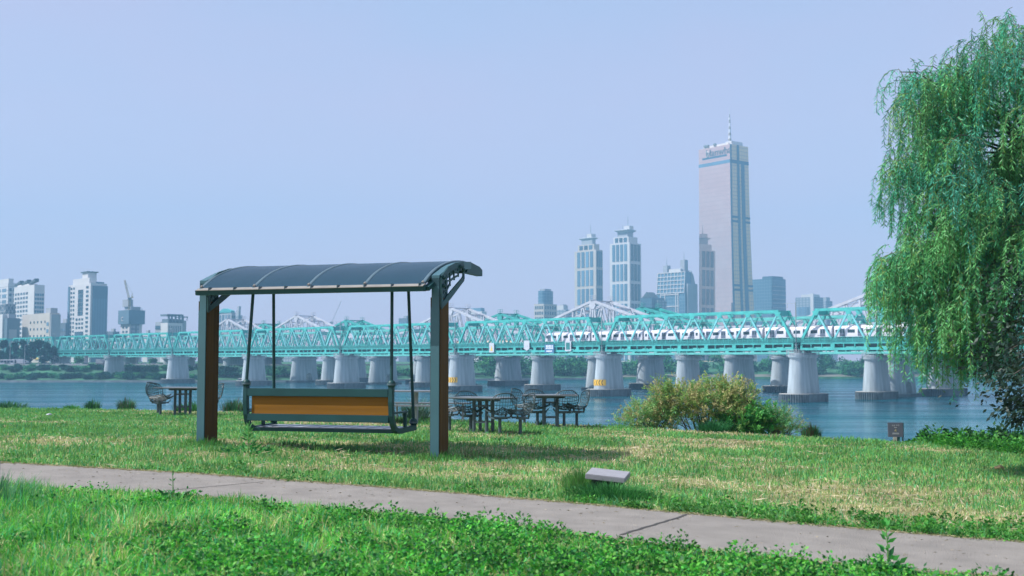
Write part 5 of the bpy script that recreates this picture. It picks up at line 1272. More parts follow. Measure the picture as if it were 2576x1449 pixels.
n = 420; x = rng.uniform(-7, 6.5, n); y = path_far(x) + np.abs(rng.normal(0.3, 0.5, n)); k = (rng.random(n) < np.clip((x + 1) / 4, 0.12, 1)); x, y = x[k], y[k]
weeds("edge_weeds", x, y, rng.uniform(0.06, 0.20, len(x)), rng.uniform(0.04, 0.13, len(x)) * np.clip(0.8 + x * 0.12, 0.7, 1.5), 70, [(0.05, 0.25, 0.035), (0.035, 0.18, 0.03), (0.09, 0.30, 0.04)], 0.032, "low leafy weeds along the far edge of the concrete path")

def tuft(px, py, hgt, rad, n, cols, label, name="grass_tuft", lean=0.5, wid=0.012, group=None, cat="grass tuft", heads=0):
    g = G(px, py); a = rng.uniform(0, 2 * np.pi, n); r0 = np.sqrt(rng.random(n)) * rad
    P = np.stack([np.cos(a) * r0, np.sin(a) * r0 * 0.8, np.full(n, -0.01)], 1); hh = hgt * rng.uniform(0.45, 1.05, n) * (1 - 0.35 * r0 / rad)
    b = a + rng.normal(0, 0.6, n); l = np.abs(rng.normal(0.5, 0.35, n)) * lean * (0.4 + r0 / rad)
    V = np.empty((n, 5, 3)); w = np.stack([np.cos(a + 1.6), np.sin(a + 1.6), 0 * a], 1) * wid / 2
    T = np.stack([np.cos(b) * l * hh, np.sin(b) * l * hh, hh], 1); M_ = P + T * np.array([0.35, 0.35, 0.6])
    V[:, 0] = P - w; V[:, 1] = P + w; V[:, 2] = M_ + w * .8; V[:, 3] = M_ - w * .8; V[:, 4] = P + T * np.array([1, 1, 0.97 - 0.0])
    o = leaf_object(name, V, [(0, 1, 2, 3), (3, 2, 4)], pick(n, cols), GRASS); o.location = g
    tag(o, label, cat, group)
    return o
DG = [(0.04, 0.15, 0.07), (0.05, 0.20, 0.06), (0.09, 0.22, 0.12), (0.03, 0.12, 0.06)]
LG = [(0.07, 0.30, 0.05), (0.05, 0.24, 0.05), (0.12, 0.33, 0.09)]
tuft(232, 1030, 0.38, 0.24, 200, DG, "spiky grass clump on the river's edge, left one of the pair at the left", wid=0.022, group="grass clumps along the river's edge")
tuft(318, 1031, 0.45, 0.26, 230, DG + [(0.16, 0.14, 0.12)], "spiky grass clump on the river's edge, right one of the pair at the left", wid=0.022, group="grass clumps along the river's edge")
tuft(20, 1028, 0.30, 0.55, 220, DG, "dark low plants on the river's edge at the far left", wid=0.03, lean=0.9, group="grass clumps along the river's edge")
tuft(178, 1030, 0.2, 0.25, 160, LG, "low green tuft on the river's edge left of the spiky pair", wid=0.02, group="grass clumps along the river's edge")
tuft(484, 1036, 0.40, 0.52, 420, [(0.04, 0.17, 0.05), (0.05, 0.2, 0.06)], "rounded green tussock behind the lone left-hand table", wid=0.016, lean=1.0, group="grass clumps along the river's edge")
tuft(588, 1036, 0.48, 0.36, 270, DG + [(0.12, 0.12, 0.08)], "spiky grass clump just right of the left swing post", wid=0.022, group="grass clumps along the river's edge")
tuft(1043, 1056, 0.72, 0.45, 300, [(0.06, 0.16, 0.1), (0.05, 0.13, 0.06), (0.12, 0.2, 0.16)], "tall arching grass clump behind the picnic table", wid=0.020, lean=1.0, group="grass clumps along the river's edge")
tuft(1008, 1066, 0.22, 0.25, 140, [(0.06, 0.13, 0.05), (0.05, 0.10, 0.04)], "small dark tuft at the foot of the picnic table", wid=0.018)
tuft(1364, 1074, 0.26, 0.14, 90, DG, "small dark tuft beside the farther right-hand table's pedestal", wid=0.015)
tuft(2041, 1100, 0.36, 0.20, 220, [(0.02, 0.10, 0.03), (0.03, 0.14, 0.04), (0.07, 0.06, 0.03)], "dark upright weed clump alone on the edge right of the big shrub", wid=0.020, lean=0.35, group="grass clumps along the river's edge")
tuft(380, 1050, 0.12, 0.55, 420, LG, "bright green grass patch by the lone left-hand table", lean=0.9)
tuft(462, 1049, 0.18, 0.24, 160, DG + LG, "weedy tuft around the lone left-hand table's pedestal")
tuft(560, 1050, 0.12, 0.35, 200, LG, "low green patch at the back of the left swing post", lean=0.8)
tuft(1262, 1110, 0.13, 0.17, 150, [(0.05, 0.22, 0.05), (0.08, 0.26, 0.06)], "small green weed on the dry lawn before the nearest table", lean=1.2)
tuft(850, 1133, 0.10, 0.26, 140, [(0.05, 0.2, 0.1), (0.08, 0.24, 0.1)], "small bluish weed on the lawn under the swing bench", lean=1.3)
g = POSTS
for (pxx, pyy), lb in zip(POSTS, ("long grass round the foot of the left swing post", "long grass round the foot of the right swing post")):
    o = tuft(0, 1100, 0.19, 0.34, 330, LG + [(0.16, 0.26, 0.10)], lb, lean=0.8, wid=0.011); o.location = (pxx, pyy - 0.22, float(zg(pxx, pyy - 0.22)))
tuft(1531, 1256, 0.24, 0.46, 1900, [(0.035, 0.20, 0.04), (0.03, 0.15, 0.035), (0.07, 0.27, 0.07)], "dense collar of long grass around the stone block", lean=0.75, wid=0.010)
tuft(1462, 1232, 0.36, 0.22, 460, [(0.09, 0.28, 0.05), (0.13, 0.30, 0.09)], "tall pale grass leaning at the left of the stone block", lean=0.5, wid=0.009)
tuft(1175, 1150, 0.30, 0.35, 90, [(0.12, 0.18, 0.07), (0.2, 0.2, 0.1)], "thin seeding grass right of the right swing post", lean=0.7, wid=0.007)
tuft(-15, 1275, 0.42, 0.42, 420, [(0.06, 0.24, 0.07), (0.10, 0.28, 0.14), (0.05, 0.18, 0.08)], "tall bluish grass at the left edge before the path", lean=0.7, wid=0.009)
tuft(1215, 1150, 0.10, 0.5, 260, [(0.07, 0.2, 0.04), (0.12, 0.2, 0.06)], "low dark grass in the shade right of the right swing post", lean=1.0)

def weed_plant(px, py, hgt, label, nl, ll, cols, bushy=0.0, lw=0.32):
    g = G(px, py); r = thing("weed_plant", label, "plant", g)
    st = MB().tube([(0, 0, -0.02), (0.01, 0.0, hgt * 0.5), (0.0, 0.01, hgt)], [0.007, 0.005, 0.003], 6).build("stem", mat("weed_stem", (0.10, 0.24, 0.05), 0.6), r)
    n = nl; t = np.sort(rng.uniform(0.15, 1.0, n)); a = np.arange(n) * 2.4 + rng.normal(0, 0.3, n)
    P = np.stack([0 * t, 0 * t, t * hgt], 1); D = np.stack([np.cos(a), np.sin(a), 0.25 + 1.3 * t ** 3], 1)
    V = leaves(P, D, ll * (1.15 - 0.5 * t) * rng.uniform(0.8, 1.15, n), ll * lw); leaf_object("foliage", V, LEAFQ, pick(n, cols), LEAF, r)
    if bushy:
        n = 160; a = rng.uniform(0, 6.28, n); rr_ = np.sqrt(rng.random(n)) * bushy; P = np.stack([np.cos(a) * rr_, np.sin(a) * rr_, rng.uniform(0.02, 0.16, n) * (1.2 - rr_ / bushy)], 1)
        leaf_object("basal_leaves", leaves(P, np.stack([np.cos(a), np.sin(a), rng.normal(0.3, 0.4, n)], 1), 0.09, 0.035), LEAFQ, pick(n, [(0.03, 0.18, 0.05), (0.05, 0.26, 0.05)]), LEAF, r)
    return r
weed_plant(624, 1143, 0.40, "feathery upright weed under the left end of the swing bench", 46, 0.14, [(0.07, 0.28, 0.06), (0.09, 0.33, 0.08)], bushy=0.36, lw=0.18)
weed_plant(2232, 1449, 0.36, "single tall leafy weed at the bottom right before the path", 20, 0.10, [(0.06, 0.32, 0.05), (0.08, 0.38, 0.07)], bushy=0.14)
weed_plant(432, 1272, 0.30, "tall thin weed standing against the path in the left foreground", 12, 0.06, [(0.05, 0.2, 0.05), (0.07, 0.24, 0.07)], bushy=0.16)
n = 260; x = rng.uniform(7.9, 13, n); y = edge_y(x) - rng.uniform(-0.5, 2.2, n) * np.clip((x - 7.6) / 2.0, 0.1, 1)
weeds("bank_herbs", x, y, rng.uniform(0.2, 0.5, n), rng.uniform(0.12, 0.34, n), 60, [(0.05, 0.27, 0.03), (0.035, 0.2, 0.03), (0.09, 0.32, 0.04)], 0.06, "bank of bright green herbs on the river's edge under the willow")
for i, (px, py, hh) in enumerate(((2352, 1112, 0.36), (2420, 1118, 0.34), (2545, 1118, 0.55), (2500, 1118, 0.40))):
    g = G(px, py); n = 200; a = rng.uniform(0, 6.28, n); rr_ = np.sqrt(rng.random(n)) * 0.28
    P = np.stack([np.cos(a) * rr_, np.sin(a) * rr_, hh * rng.uniform(0.1, 1, n) * (1.1 - rr_ / 0.34)], 1)
    o = leaf_object("dock_plant", leaves(P, np.stack([np.cos(a), np.sin(a), rng.normal(0.5, 0.5, n)], 1), rng.uniform(0.07, 0.15, n), 0.055), LEAFQ, pick(n, [(0.015, 0.075, 0.02), (0.025, 0.11, 0.03)]), LEAF); o.location = g
    tag(o, ["dark-leaved plant on the right-hand bank, leftmost of four", "dark-leaved plant on the right-hand bank, second of four from the left", "largest dark-leaved plant, at the right edge of the bank", "dark-leaved plant on the right-hand bank, third of four from the left"][i], "plant", "dark plants on the right-hand bank")

# ------------------------------------------------------------------ shrubs on the bank
def shrub(name, label, base, blobs, n, leaf, cols, stemm, per_stem=26, lw=0.3, updir=0.5):
    """woody stems fanning up into leaf sprays; blobs: (x,y,z,rx,ry,rz) relative to base"""
    r = thing(name, label, "shrub", base)
    B = np.array(blobs, float); vol = B[:, 3] * B[:, 5]; idx = rng.choice(len(B), n // per_stem, p=vol / vol.sum())
    m = len(idx); d = unit(rng.normal(size=(m, 3))); rad = rng.random(m) ** 0.45
    tip = B[idx, :3] + d * rad[:, None] * B[idx, 3:6]
    st = MB()
    for k in range(min(m, 46)):
        p = tip[k]; b0 = Vector((p[0] * 0.18, p[1] * 0.18, -0.35)); mid = Vector((p[0] * 0.6, p[1] * 0.6, p[2] * 0.55)); st.tube([b0, mid, Vector(p)], [0.016, 0.009, 0.004], 4)
    st.build("stems", stemm, r)
    j = np.repeat(np.arange(m), per_stem); n2 = len(j); ln = rng.uniform(0.16, 0.34, m)
    sd = unit(d * 0.8 + np.array([0, 0, updir]) + rng.normal(0, 0.35, (m, 3)))
    t = rng.random(n2); P = tip[j] + sd[j] * (t * ln[j])[:, None] + rng.normal(0, 0.012, (n2, 3))
    D = sd[j] * 0.7 + rng.normal(0, 0.6, (n2, 3)); L = leaf * rng.uniform(0.6, 1.4, n2)
    cc = pick(m, cols)[j] * rng.uniform(0.85, 1.15, (n2, 1))
    leaf_object("foliage", leaves(P, D, L, L * lw), LEAFQ, cc, LEAF, r); return r
stem = mat("shrub_stem", (0.10, 0.085, 0.05), 0.9)
SBY = G(1780, 1086).y + 0.9
def srel(px, py): p = W(px, py, SBY); return p
base = srel(1775, 1092)
def bl(px, py, rx, rz): p = srel(px, py) - base; return (p.x, random.uniform(-0.25, 0.25), p.z, rx, rx * 0.8, rz)
TAN = [(0.36, 0.44, 0.13), (0.26, 0.44, 0.12), (0.50, 0.46, 0.22), (0.18, 0.40, 0.11), (0.42, 0.41, 0.18)]
shrub("tamarisk_shrub", "large wispy tan and green shrub on the river's edge right of the tables", base, [bl(1790, 998, 0.42, 0.22), bl(1840, 985, 0.28, 0.20), bl(1720, 1000, 0.42, 0.24), bl(1700, 1035, 0.40, 0.26), bl(1790, 1030, 0.5, 0.30), bl(1870, 1005, 0.26, 0.28), bl(1850, 1040, 0.36, 0.3), bl(1665, 990, 0.18, 0.18), bl(1800, 975, 0.20, 0.12)], 30000, 0.055, TAN, stem)
b2 = srel(1640, 1084)
shrub("tamarisk_shrub", "thin sprawling shrub at the left skirt of the large tan shrub", b2, [(-0.15, 0.1, 0.28, 0.40, 0.3, 0.22), (0.25, 0.1, 0.30, 0.40, 0.3, 0.25), (-0.45, 0, 0.16, 0.28, 0.2, 0.12), (0.10, 0, 0.5, 0.25, 0.2, 0.16)], 13000, 0.05, [(0.2, 0.46, 0.16), (0.3, 0.48, 0.17), (0.42, 0.38, 0.18)], stem)
b3 = srel(1870, 1094)
shrub("green_shrub", "bright green leafy bush at the foot of the large tan shrub", b3, [(0, -0.2, 0.22, 0.46, 0.3, 0.22), (0.3, -0.1, 0.28, 0.34, 0.3, 0.25), (-0.35, -0.2, 0.15, 0.30, 0.25, 0.15)], 5200, 0.08, [(0.06, 0.32, 0.06), (0.12, 0.40, 0.08), (0.04, 0.24, 0.05), (0.22, 0.40, 0.11)], stem, lw=0.45)
b4 = srel(1955, 1098)
shrub("green_shrub", "sparse feathery bush at the right skirt of the large tan shrub", b4, [(0, 0, 0.28, 0.32, 0.25, 0.28), (0.25, 0, 0.18, 0.30, 0.2, 0.2), (-0.2, 0, 0.35, 0.24, 0.2, 0.24)], 9000, 0.05, [(0.11, 0.36, 0.11), (0.16, 0.40, 0.15), (0.34, 0.38, 0.17)], stem, lw=0.25)
tuft(1792, 1088, 0.36, 0.34, 420, [(0.02, 0.13, 0.04), (0.03, 0.17, 0.05)], "dark rounded grass tussock in front of the large tan shrub", lean=1.0, wid=0.014)

# ------------------------------------------------------------------ willow and the dark tree
bark = mat("willow_bark", (0.055, 0.055, 0.045), 0.95, var=0.4, scale=6, bump=0.6)
WY = 17.0
wb = Vector((9.6, 17.6, float(zg(9.6, 17.6)) - 0.1))
wil = thing("willow_tree", "tall weeping willow with hanging green strands at the right edge of the picture", "tree", wb)
def wl_(px, py, dy=0.0): return W(px, py, WY + dy)
# fountains: apex of a bough in the picture (px, py), depth offset, spread, hanging length
SIL = [(2600, 40), (2500, 45), (2450, 95), (2405, 135), (2330, 165), (2262, 180), (2245, 260), (2290, 335), (2230, 412), (2222, 480), (2255, 545), (2310, 620), (2212, 662), (2205, 740), (2232, 790), (2285, 840), (2330, 880), (2420, 870), (2500, 860), (2600, 800)]
def inside(x, y):
    c = False
    for i in range(len(SIL)):
        (x0, y0), (x1, y1) = SIL[i - 1], SIL[i]
        if (y0 > y) != (y1 > y) and x < (x1 - x0) * (y - y0) / (y1 - y0) + x0: c = not c
    return c
random.seed(5)
FO = []
for (px, py) in SIL[1:-4]: FO.append((px, py, random.uniform(-0.3, 0.5), 0.20, random.uniform(0.75, 1.05)))
for (px, py, L) in ((2262, 840, 0.75), (2300, 870, 0.65), (2335, 900, 0.6), (2375, 905, 0.65), (2420, 890, 0.7), (2480, 870, 0.8), (2510, 880, 0.7), (2205, 670, 1.25), (2225, 655, 1.35), (2250, 660, 1.3), (2218, 415, 1.0), (2440, 880, 0.6), (2205, 760, 0.75)): FO.append((px, py, random.uniform(-0.6, 0.2), 0.16, L))
for (px, py, n_) in ((2225, 668, 5), (2262, 655, 4), (2225, 420, 3), (2275, 185, 3), (2320, 175, 3)):
    for q in range(n_): FO.append((px + random.uniform(-30, 30), py + random.uniform(-12, 18), random.uniform(-0.7, 0.3), 0.14, random.uniform(0.8, 1.25) if py > 600 else random.uniform(0.5, 0.9)))
while len(FO) < 150:
    px, py = random.uniform(2200, 2600), random.uniform(40, 880)
    if inside(px, py) and not (py < 430 and random.random() < 0.45) and not (px > 2475 and py > 650 and random.random() < 0.7): FO.append((px, py, random.uniform(-1.1, 0.9) - 0.4 * (px - 2200) / 400, random.uniform(0.18, 0.34), random.uniform(0.5, 1.0)))
random.seed(21)
for k in range(130):   # the middle, right and rear of the crown, beyond the picture
    while True:
        ux, uy, uz = random.uniform(-1, 1), random.uniform(-1, 1), random.uniform(-1, 1); q = ux * ux + uy * uy + uz * uz
        if 0.12 < q < 1 and wb.x + 3.6 * ux > 7.75: break
    FO.append(("w", wb.x + 3.6 * ux, wb.y + 2.9 * uy, 4.2 + 2.3 * uz, 0.42, random.uniform(0.9, 1.4)))
apex = []
for f in FO:
    if f[0] == "w": p = Vector((f[1], f[2], f[3])); sp, ln = f[4], f[5]
    else: p = wl_(f[0], f[1], f[2]); sp, ln = f[3], f[4]
    apex.append((p, sp, ln))
tr = MB(); tr.tube([wb + Vector(v) - wb for v in ((0, 0, -0.2), (0.05, 0, 1.0), (-0.1, -0.05, 2.2), (-0.1, -0.1, 3.0))], [0.42, 0.33, 0.28, 0.24], 14)
tr.build("trunk", bark, wil, smooth=True)
lim = MB()
LO = np.array([(-1.1, -0.3, 3.6), (-1.3, 0.2, 4.9), (-0.6, -0.7, 5.4), (0.2, 0.4, 6.0), (1.4, 0.2, 4.8), (0.0, 1.3, 4.8), (-1.4, 0.9, 3.4), (1.3, -1.0, 4.2), (-0.4, -1.3, 3.8), (1.0, 1.1, 5.3), (-0.7, 0.5, 5.9)])
for q in LO:
    q = Vector(q); lim.tube([Vector((-0.1, -0.1, 2.4)), Vector((q.x * 0.45 - 0.05, q.y * 0.5, 2.6 + (q.z - 2.6) * 0.5)), q], [0.14, 0.09, 0.045], 8)
strP = []; strD = []; strL = []; tw = MB(); leafP = []; leafD = []; leafC = []; leafL = []
for (p, sp, ln) in apex:
    pl_ = p - wb
    j = int(np.argmin([(Vector(q) - pl_).length for q in LO])); q = Vector(LO[j])
    m1 = q.lerp(pl_, 0.55) + Vector((0, 0, 0.25))
    pts = [q, m1, pl_.lerp(m1, 0.25) + Vector((0, 0, 0.1)), pl_]
    if random.random() < (0.45 if pl_.z > q.z - 0.4 else 0.10): lim.tube([q, q.lerp(m1, 0.5) + Vector((random.uniform(-0.15, 0.15), random.uniform(-0.15, 0.15), random.uniform(0.05, 0.3)))] + pts[1:], [0.028, 0.02, 0.013, 0.007, 0.003], 5)
    outd = (pl_ - q); outd.z = 0; outd = outd.normalized() if outd.length > 0.1 else Vector((-1, 0, 0))
    ns = int(10 + 55 * sp)
    cl = pick(1, [(0.065, 0.37, 0.22), (0.09, 0.39, 0.17), (0.07, 0.36, 0.25), (0.13, 0.41, 0.14)])[0]
    for s in range(ns):
        t = random.random(); st_ = pl_.lerp(m1, t * 0.6) + Vector((random.uniform(-0.7, 0.9) * sp, random.gauss(0, sp * 0.6), random.gauss(0, 0.10)))
        hd = (outd * random.uniform(-0.2, 0.8) + Vector((random.gauss(0, 0.45), random.gauss(0, 0.5), 0))); L = ln * random.uniform(0.35, 1.05)
        K_ = 8; P = []; c = st_.copy(); v = Vector((hd.x * 0.7, hd.y * 0.7, random.uniform(0.1, 0.5)))
        for i in range(K_):
            P.append(c.copy()); v = (v + Vector((0, 0, -0.55))).normalized() if i < 3 else (v * 0.6 + Vector((random.gauss(0, 0.05) - 0.02, random.gauss(0, 0.05), -1))).normalized()
            c = c + v * (L / (K_ - 1))
        tw.tube(P, [0.005] * 3 + [0.0035] * (K_ - 3), 3, cap=False)
        P = np.array([tuple(e) for e in P]); nl = max(12, int(L * 95)); u = np.linspace(0.02, 0.995, nl) * (K_ - 1); i0 = np.minimum(u.astype(int), K_ - 2); fr = (u - i0)[:, None]
        leafP.append(P[i0] * (1 - fr) + P[i0 + 1] * fr); dd = P[i0 + 1] - P[i0]; dd = unit(dd)
        sd = rng.normal(size=(nl, 3)); sd[:, 2] *= 0.3
        leafD.append(dd * 0.55 + unit(sd) * 0.75 + np.array([0, 0, -0.18])); leafL.append(rng.uniform(0.055, 0.105, nl))
        cc = np.array(cl) * random.uniform(0.85, 1.5); cn = np.tile(cc, (nl, 1)); yel = rng.random(nl) < (0.05 if random.random() > 0.07 else 0.5); cn[yel] = (0.22, 0.42, 0.10); leafC.append(cn)
lim.build("limbs", bark, wil, smooth=True); tw.build("twigs", mat("willow_twig", (0.07, 0.09, 0.03), 0.8), wil)
LP = np.concatenate(leafP); LD = np.concatenate(leafD); LL = np.concatenate(leafL); LC = np.concatenate(leafC) * rng.uniform(0.8, 1.2, (len(LP), 1))
leaf_object("crown", leaves(LP, LD, LL, LL * 0.11 + 0.003), LEAFQ, LC, leafmat("willow_leaf", 0.35, 0.45, 0.4), wil)
print("willow leaves", len(LP))

db = Vector((8.5, 13.6, -0.5)); dt = thing("broadleaf_tree", "dark oval-leaved tree drooping into the right edge under the willow", "tree", db)
MB().tube([(0, 0, -0.2), (0.05, 0, 1.2), (0, 0.05, 2.6), (0.1, 0, 4.0)], [0.17, 0.14, 0.12, 0.06], 12).build("trunk", bark, dt, smooth=True)
DFO = [(2545, 945, 13.0, 0.12), (2560, 985, 13.0, 0.14), (2572, 1015, 13.0, 0.12), (2545, 1020, 13.0, 0.09), (2565, 1050, 13.1, 0.10), (2560, 900, 13.4, 0.2), (2570, 840, 13.8, 0.28), (2540, 880, 14.2, 0.26), (2500, 890, 19.5, 0.45), (2530, 800, 19.5, 0.5), (2570, 720, 19.3, 0.5), (2460, 890, 19.8, 0.3), (2560, 900, 19.5, 0.4), (2520, 820, 16.0, 0.3), (2560, 760, 15.6, 0.3), (2490, 900, 16.2, 0.22), (2575, 700, 15.6, 0.28), (2530, 930, 15.8, 0.2)]
lm = MB(); P = []; D = []; 
for (px, py, yy, sp) in DFO:
    p = W(px, py, yy) - db; lm.tube([Vector((0, 0.05, 2.3)), Vector((p.x * 0.5, p.y * 0.5, (2.6 + p.z) * 0.5 + 0.35)), p], [0.05, 0.025, 0.008], 5)
    n = int(60 + 380 * sp * (2.4 if yy > 15 else 1)); o = rng.normal(0, 1, (n, 3)) * np.array([sp, sp, sp * 0.8]); P.append(np.array(p) + o); dd = rng.normal(0, 0.5, (n, 3)) + np.array([-0.5, -0.1, -0.55]); D.append(dd)
for k in range(26):
    a = random.uniform(-1.2, 1.9); p = Vector((abs(math.cos(a)) * random.uniform(0.3, 2.0), math.sin(a) * random.uniform(0.5, 2), random.uniform(2.2, 4.8)))
    lm.tube([Vector((0, 0.05, 2.6)), p * 0.6 + Vector((0, 0, 1.2)), p], [0.04, 0.02, 0.008], 5); n = 260; P.append(np.array(p) + rng.normal(0, 0.35, (n, 3))); D.append(rng.normal(0, 0.6, (n, 3)) + np.array([0, 0, -0.4]))
lm.build("limbs", bark, dt); P = np.concatenate(P); D = np.concatenate(D); n = len(P)
leaf_object("crown", leaves(P, D, rng.uniform(0.06, 0.10, n), rng.uniform(0.028, 0.042, n)), LEAFQ, pick(n, [(0.010, 0.035, 0.022), (0.008, 0.026, 0.016), (0.014, 0.045, 0.025)]), leafmat("dark_leaf", 0.1, 0.5, 0.3), dt)
# ------------------------------------------------------------------ far bank: trees, shrubs, gantry, lamps, vehicles
def crown_mesh(h, w, n, cols, size, conical=0.0):
    t = rng.random(n); nb = 14
    bz = rng.uniform(0.25, 1.0, nb); prof = (1 - conical) * np.sqrt(np.clip(1 - (bz * 1.6 - 0.8) ** 2, 0.08, 1)) + conical * (1.08 - bz)
    ba = rng.uniform(0, 6.28, nb); br = rng.uniform(0.15, 0.75, nb) * prof
    bx, by = np.cos(ba) * br * w / 2, np.sin(ba) * br * w / 2
    i = rng.integers(0, nb, n); d = unit(rng.normal(size=(n, 3))); rad = rng.random((n, 1)) ** 0.4
    P = np.stack([bx[i], by[i], bz[i] * h * 0.92], 1) + d * rad * np.array([w * 0.24, w * 0.24, h * 0.13]) * (np.where(conical > 0.5, 0.35 + 0.65 * prof, 1.0)[i])[:, None] * (0.7 + 0.6 * rng.random((n, 1)))
    D = d + rng.normal(0, 0.6, (n, 3)); L = size * rng.uniform(0.6, 1.5, n)
    return P, D, L, pick(nb, cols)[i] * rng.uniform(0.8, 1.2, (n, 1))
LEAFF = leafmat("far_leaf", 0.2, 0.7, 0.1)
def far_tree(name, label, base, h, w, n, cols, size, conical=0.0, group=None, cat="tree"):
    r = thing(name, label, cat, base, 0, group)
    tk = MB(); tk.tube([(0, 0, -0.5), (0, 0, h * 0.4), (0, 0, h * 0.85)], [w * 0.035, w * 0.028, w * 0.01], 6)
    for k in range(5): a = k * 2.3; z = h * (0.3 + 0.1 * k); tk.tube([(0, 0, z), (math.cos(a) * w * 0.28, math.sin(a) * w * 0.28, z + h * 0.12)], [w * 0.015, w * 0.006], 4)
    tk.build("trunk", bark, r)
    P, D, L, C = crown_mesh(h, w, n, cols, size, conical); leaf_object("crown", leaves(P, D, L, L * 0.8), LEAFQ, C, LEAFF, r); return r
DKG = [(0.008, 0.08, 0.055), (0.012, 0.10, 0.06), (0.006, 0.055, 0.04)]
BRG = [(0.05, 0.26, 0.11), (0.035, 0.20, 0.10), (0.08, 0.30, 0.10)]
def gz(x, Y): return float(np.interp(Y - shore(x), [p[0] for p in PROF], [p[1] for p in PROF]))
TREES = [(8, 850, 612), (36, 858, 616), (58, 848, 610), (78, 856, 608), (98, 848, 612), (118, 856, 608), (134, 866, 610), (22, 872, 606), (66, 878, 606), (108, 878, 606), (-14, 850, 612)]
TL = ["dark conifer at the far left behind the road, tallest near the edge", "dark conifer behind the road, second row at the far left", "dark conifer in front of the lattice building", "dark conifer below the white block", "dark conifer just left of the gantry group", "dark conifer beside the end of the green bridge", "small dark conifer nearest the gantry", "low front conifer at the far left over the bus", "low front conifer over the white lorry", "low front conifer left of the gantry", "dark conifer cut by the left picture edge"]
for (px, py, Y), lb in zip(TREES, TL):
    p = W(px, 905, Y); b = Vector((p.x, Y, gz(p.x, Y))); h = W(px, py, Y).z - b.z
    far_tree("conifer_tree", lb, b, h, h * 0.58, 1500, DKG, 0.75, 0.75, "dark conifers behind the road")
ROADB = [(200, 898, 640), (262, 905, 640), (330, 902, 650), (385, 906, 645), (446, 904, 650), (520, 902, 660), (575, 900, 665), (640, 896, 680), (700, 896, 690)]
for i, (px, py, Y) in enumerate(ROADB):
    p = W(px, 905, Y); b = Vector((p.x, Y, gz(p.x, Y))); h = max(2.5, W(px, py, Y).z - b.z)
    far_tree("roadside_tree", f"green roadside tree under the bridge, {['first','second','third','fourth','fifth','sixth','seventh','eighth','ninth'][i]} from the left behind the road", b, h, h * 1.7, 900, BRG, 0.7, 0, "roadside trees under the bridge")
# shrubs: lower shore row and embankment row
random.seed(3)
ORD = "first second third fourth fifth sixth seventh eighth ninth tenth eleventh twelfth thirteenth fourteenth fifteenth sixteenth seventeenth eighteenth nineteenth twentieth".split()
ORD += ["twenty-" + w for w in ORD[:9]]
for row, (X0, X1, N, d0, pt, cols, lb, gp, wr_) in enumerate(((8, 500, 29, 6, 942, BRG, "shrub on the far shore above the river wall", "shrubs on the far shore", 1.9), (10, 470, 26, 26, 924, DKG + BRG, "bush on the slope below the riverside road", "bushes on the far slope", 1.8))):
    for i in range(N):
        px = X0 + (X1 - X0) * i / (N - 1) + random.uniform(-4, 4)
        p0 = W(px, 940, 556); Y = shore(p0.x) + d0 + random.uniform(-3, 4); p = W(px, pt + random.uniform(-6, 5), Y); b = Vector((p.x, Y, gz(p.x, Y) - 0.3)); h = max(2.6, p.z - b.z)
        pale = random.random() < (0.55 if row == 0 else 0.25)
        far_tree("bank_shrub", f"{'pale' if pale else 'dark'} green {lb}, {ORD[i]} from the left", b, h, h * wr_ * random.uniform(0.8, 1.3), 900, BRG if pale else DKG + [(0.03, 0.10, 0.04)], 0.6, 0, gp, "shrub")
for i, (px, pt) in enumerate(((540, 918), (585, 922), (800, 925), (850, 928), (985, 925), (1030, 930), (700, 925))):
    p0 = W(px, 945, 600); Y = shore(p0.x) + 12; p = W(px, pt, Y); b = Vector((p.x, Y, gz(p.x, Y) - 0.3)); far_tree("bank_shrub", f"wide dark bush on the far shore seen between bridge piers, {ORD[i]} from the left", b, max(3, p.z - b.z), 14, 1100, DKG + BRG, 0.7, 0, "bushes between the piers", "shrub")
# distant wood behind the piers, one mass
P_, D_, L_, C_ = [], [], [], []
for k in range(150):
    x = rng.uniform(-40, 420); Y = shore(x) + (rng.uniform(4, 16) if k < 90 else rng.uniform(16, 60)); h = rng.uniform(8, 14); w = h * rng.uniform(0.8, 1.3)
    P, D, L, C = crown_mesh(h, w, 520, BRG + DKG, 1.0); P_.append(P * np.array([1, 1, 1.0]) + np.array([x, Y, gz(x, Y) - 2.5])); D_.append(D); L_.append(L); C_.append(C)
L_ = np.concatenate(L_); tag(leaf_object("riverside_wood", leaves(np.concatenate(P_), np.concatenate(D_), L_, L_ * 0.8), LEAFQ, np.concatenate(C_), LEAFF), "hazy blue-green belt of trees on the far shore behind the bridge piers", "wood", kind="stuff")
strip("sand_bar", 1.5, 12, 0.12, mat("sand", (0.16, 0.17, 0.14), 0.95, var=0.2, scale=0.1), 40, 700)
# gantry
pa, pb = W(217, 905, 592), W(308, 905, 594); za = gz(pa.x, 592); zt = W(217, 881, 592).z
gr = thing("road_gantry", "white portal gantry over the riverside road with a dark sign board on top", "gantry", (pa.x, 592, za))
dx = pb.x - pa.x; dz = zt - za
m_gant = mat("gantry_white", (0.50, 0.52, 0.55), 0.5)
for x in (0, dx): MB().box(x - 0.8, x + 0.8, -0.6, 0.6, -1, dz).build("post", m_gant, gr)
MB().box(-0.8, dx + 0.8, -0.5, 0.5, dz, dz + 0.8).build("beam", m_gant, gr)
MB().box(dx * 0.15, dx * 0.66, -0.3, 0.2, dz + 1.3, dz + 4.3).box(dx * 0.3, dx * 0.32, -0.2, 0.1, dz + 0.8, dz + 1.3).box(dx * 0.52, dx * 0.54, -0.2, 0.1, dz + 0.8, dz + 1.3).build("sign_board", mat("gantry_board", (0.10, 0.10, 0.12), 0.7), gr)
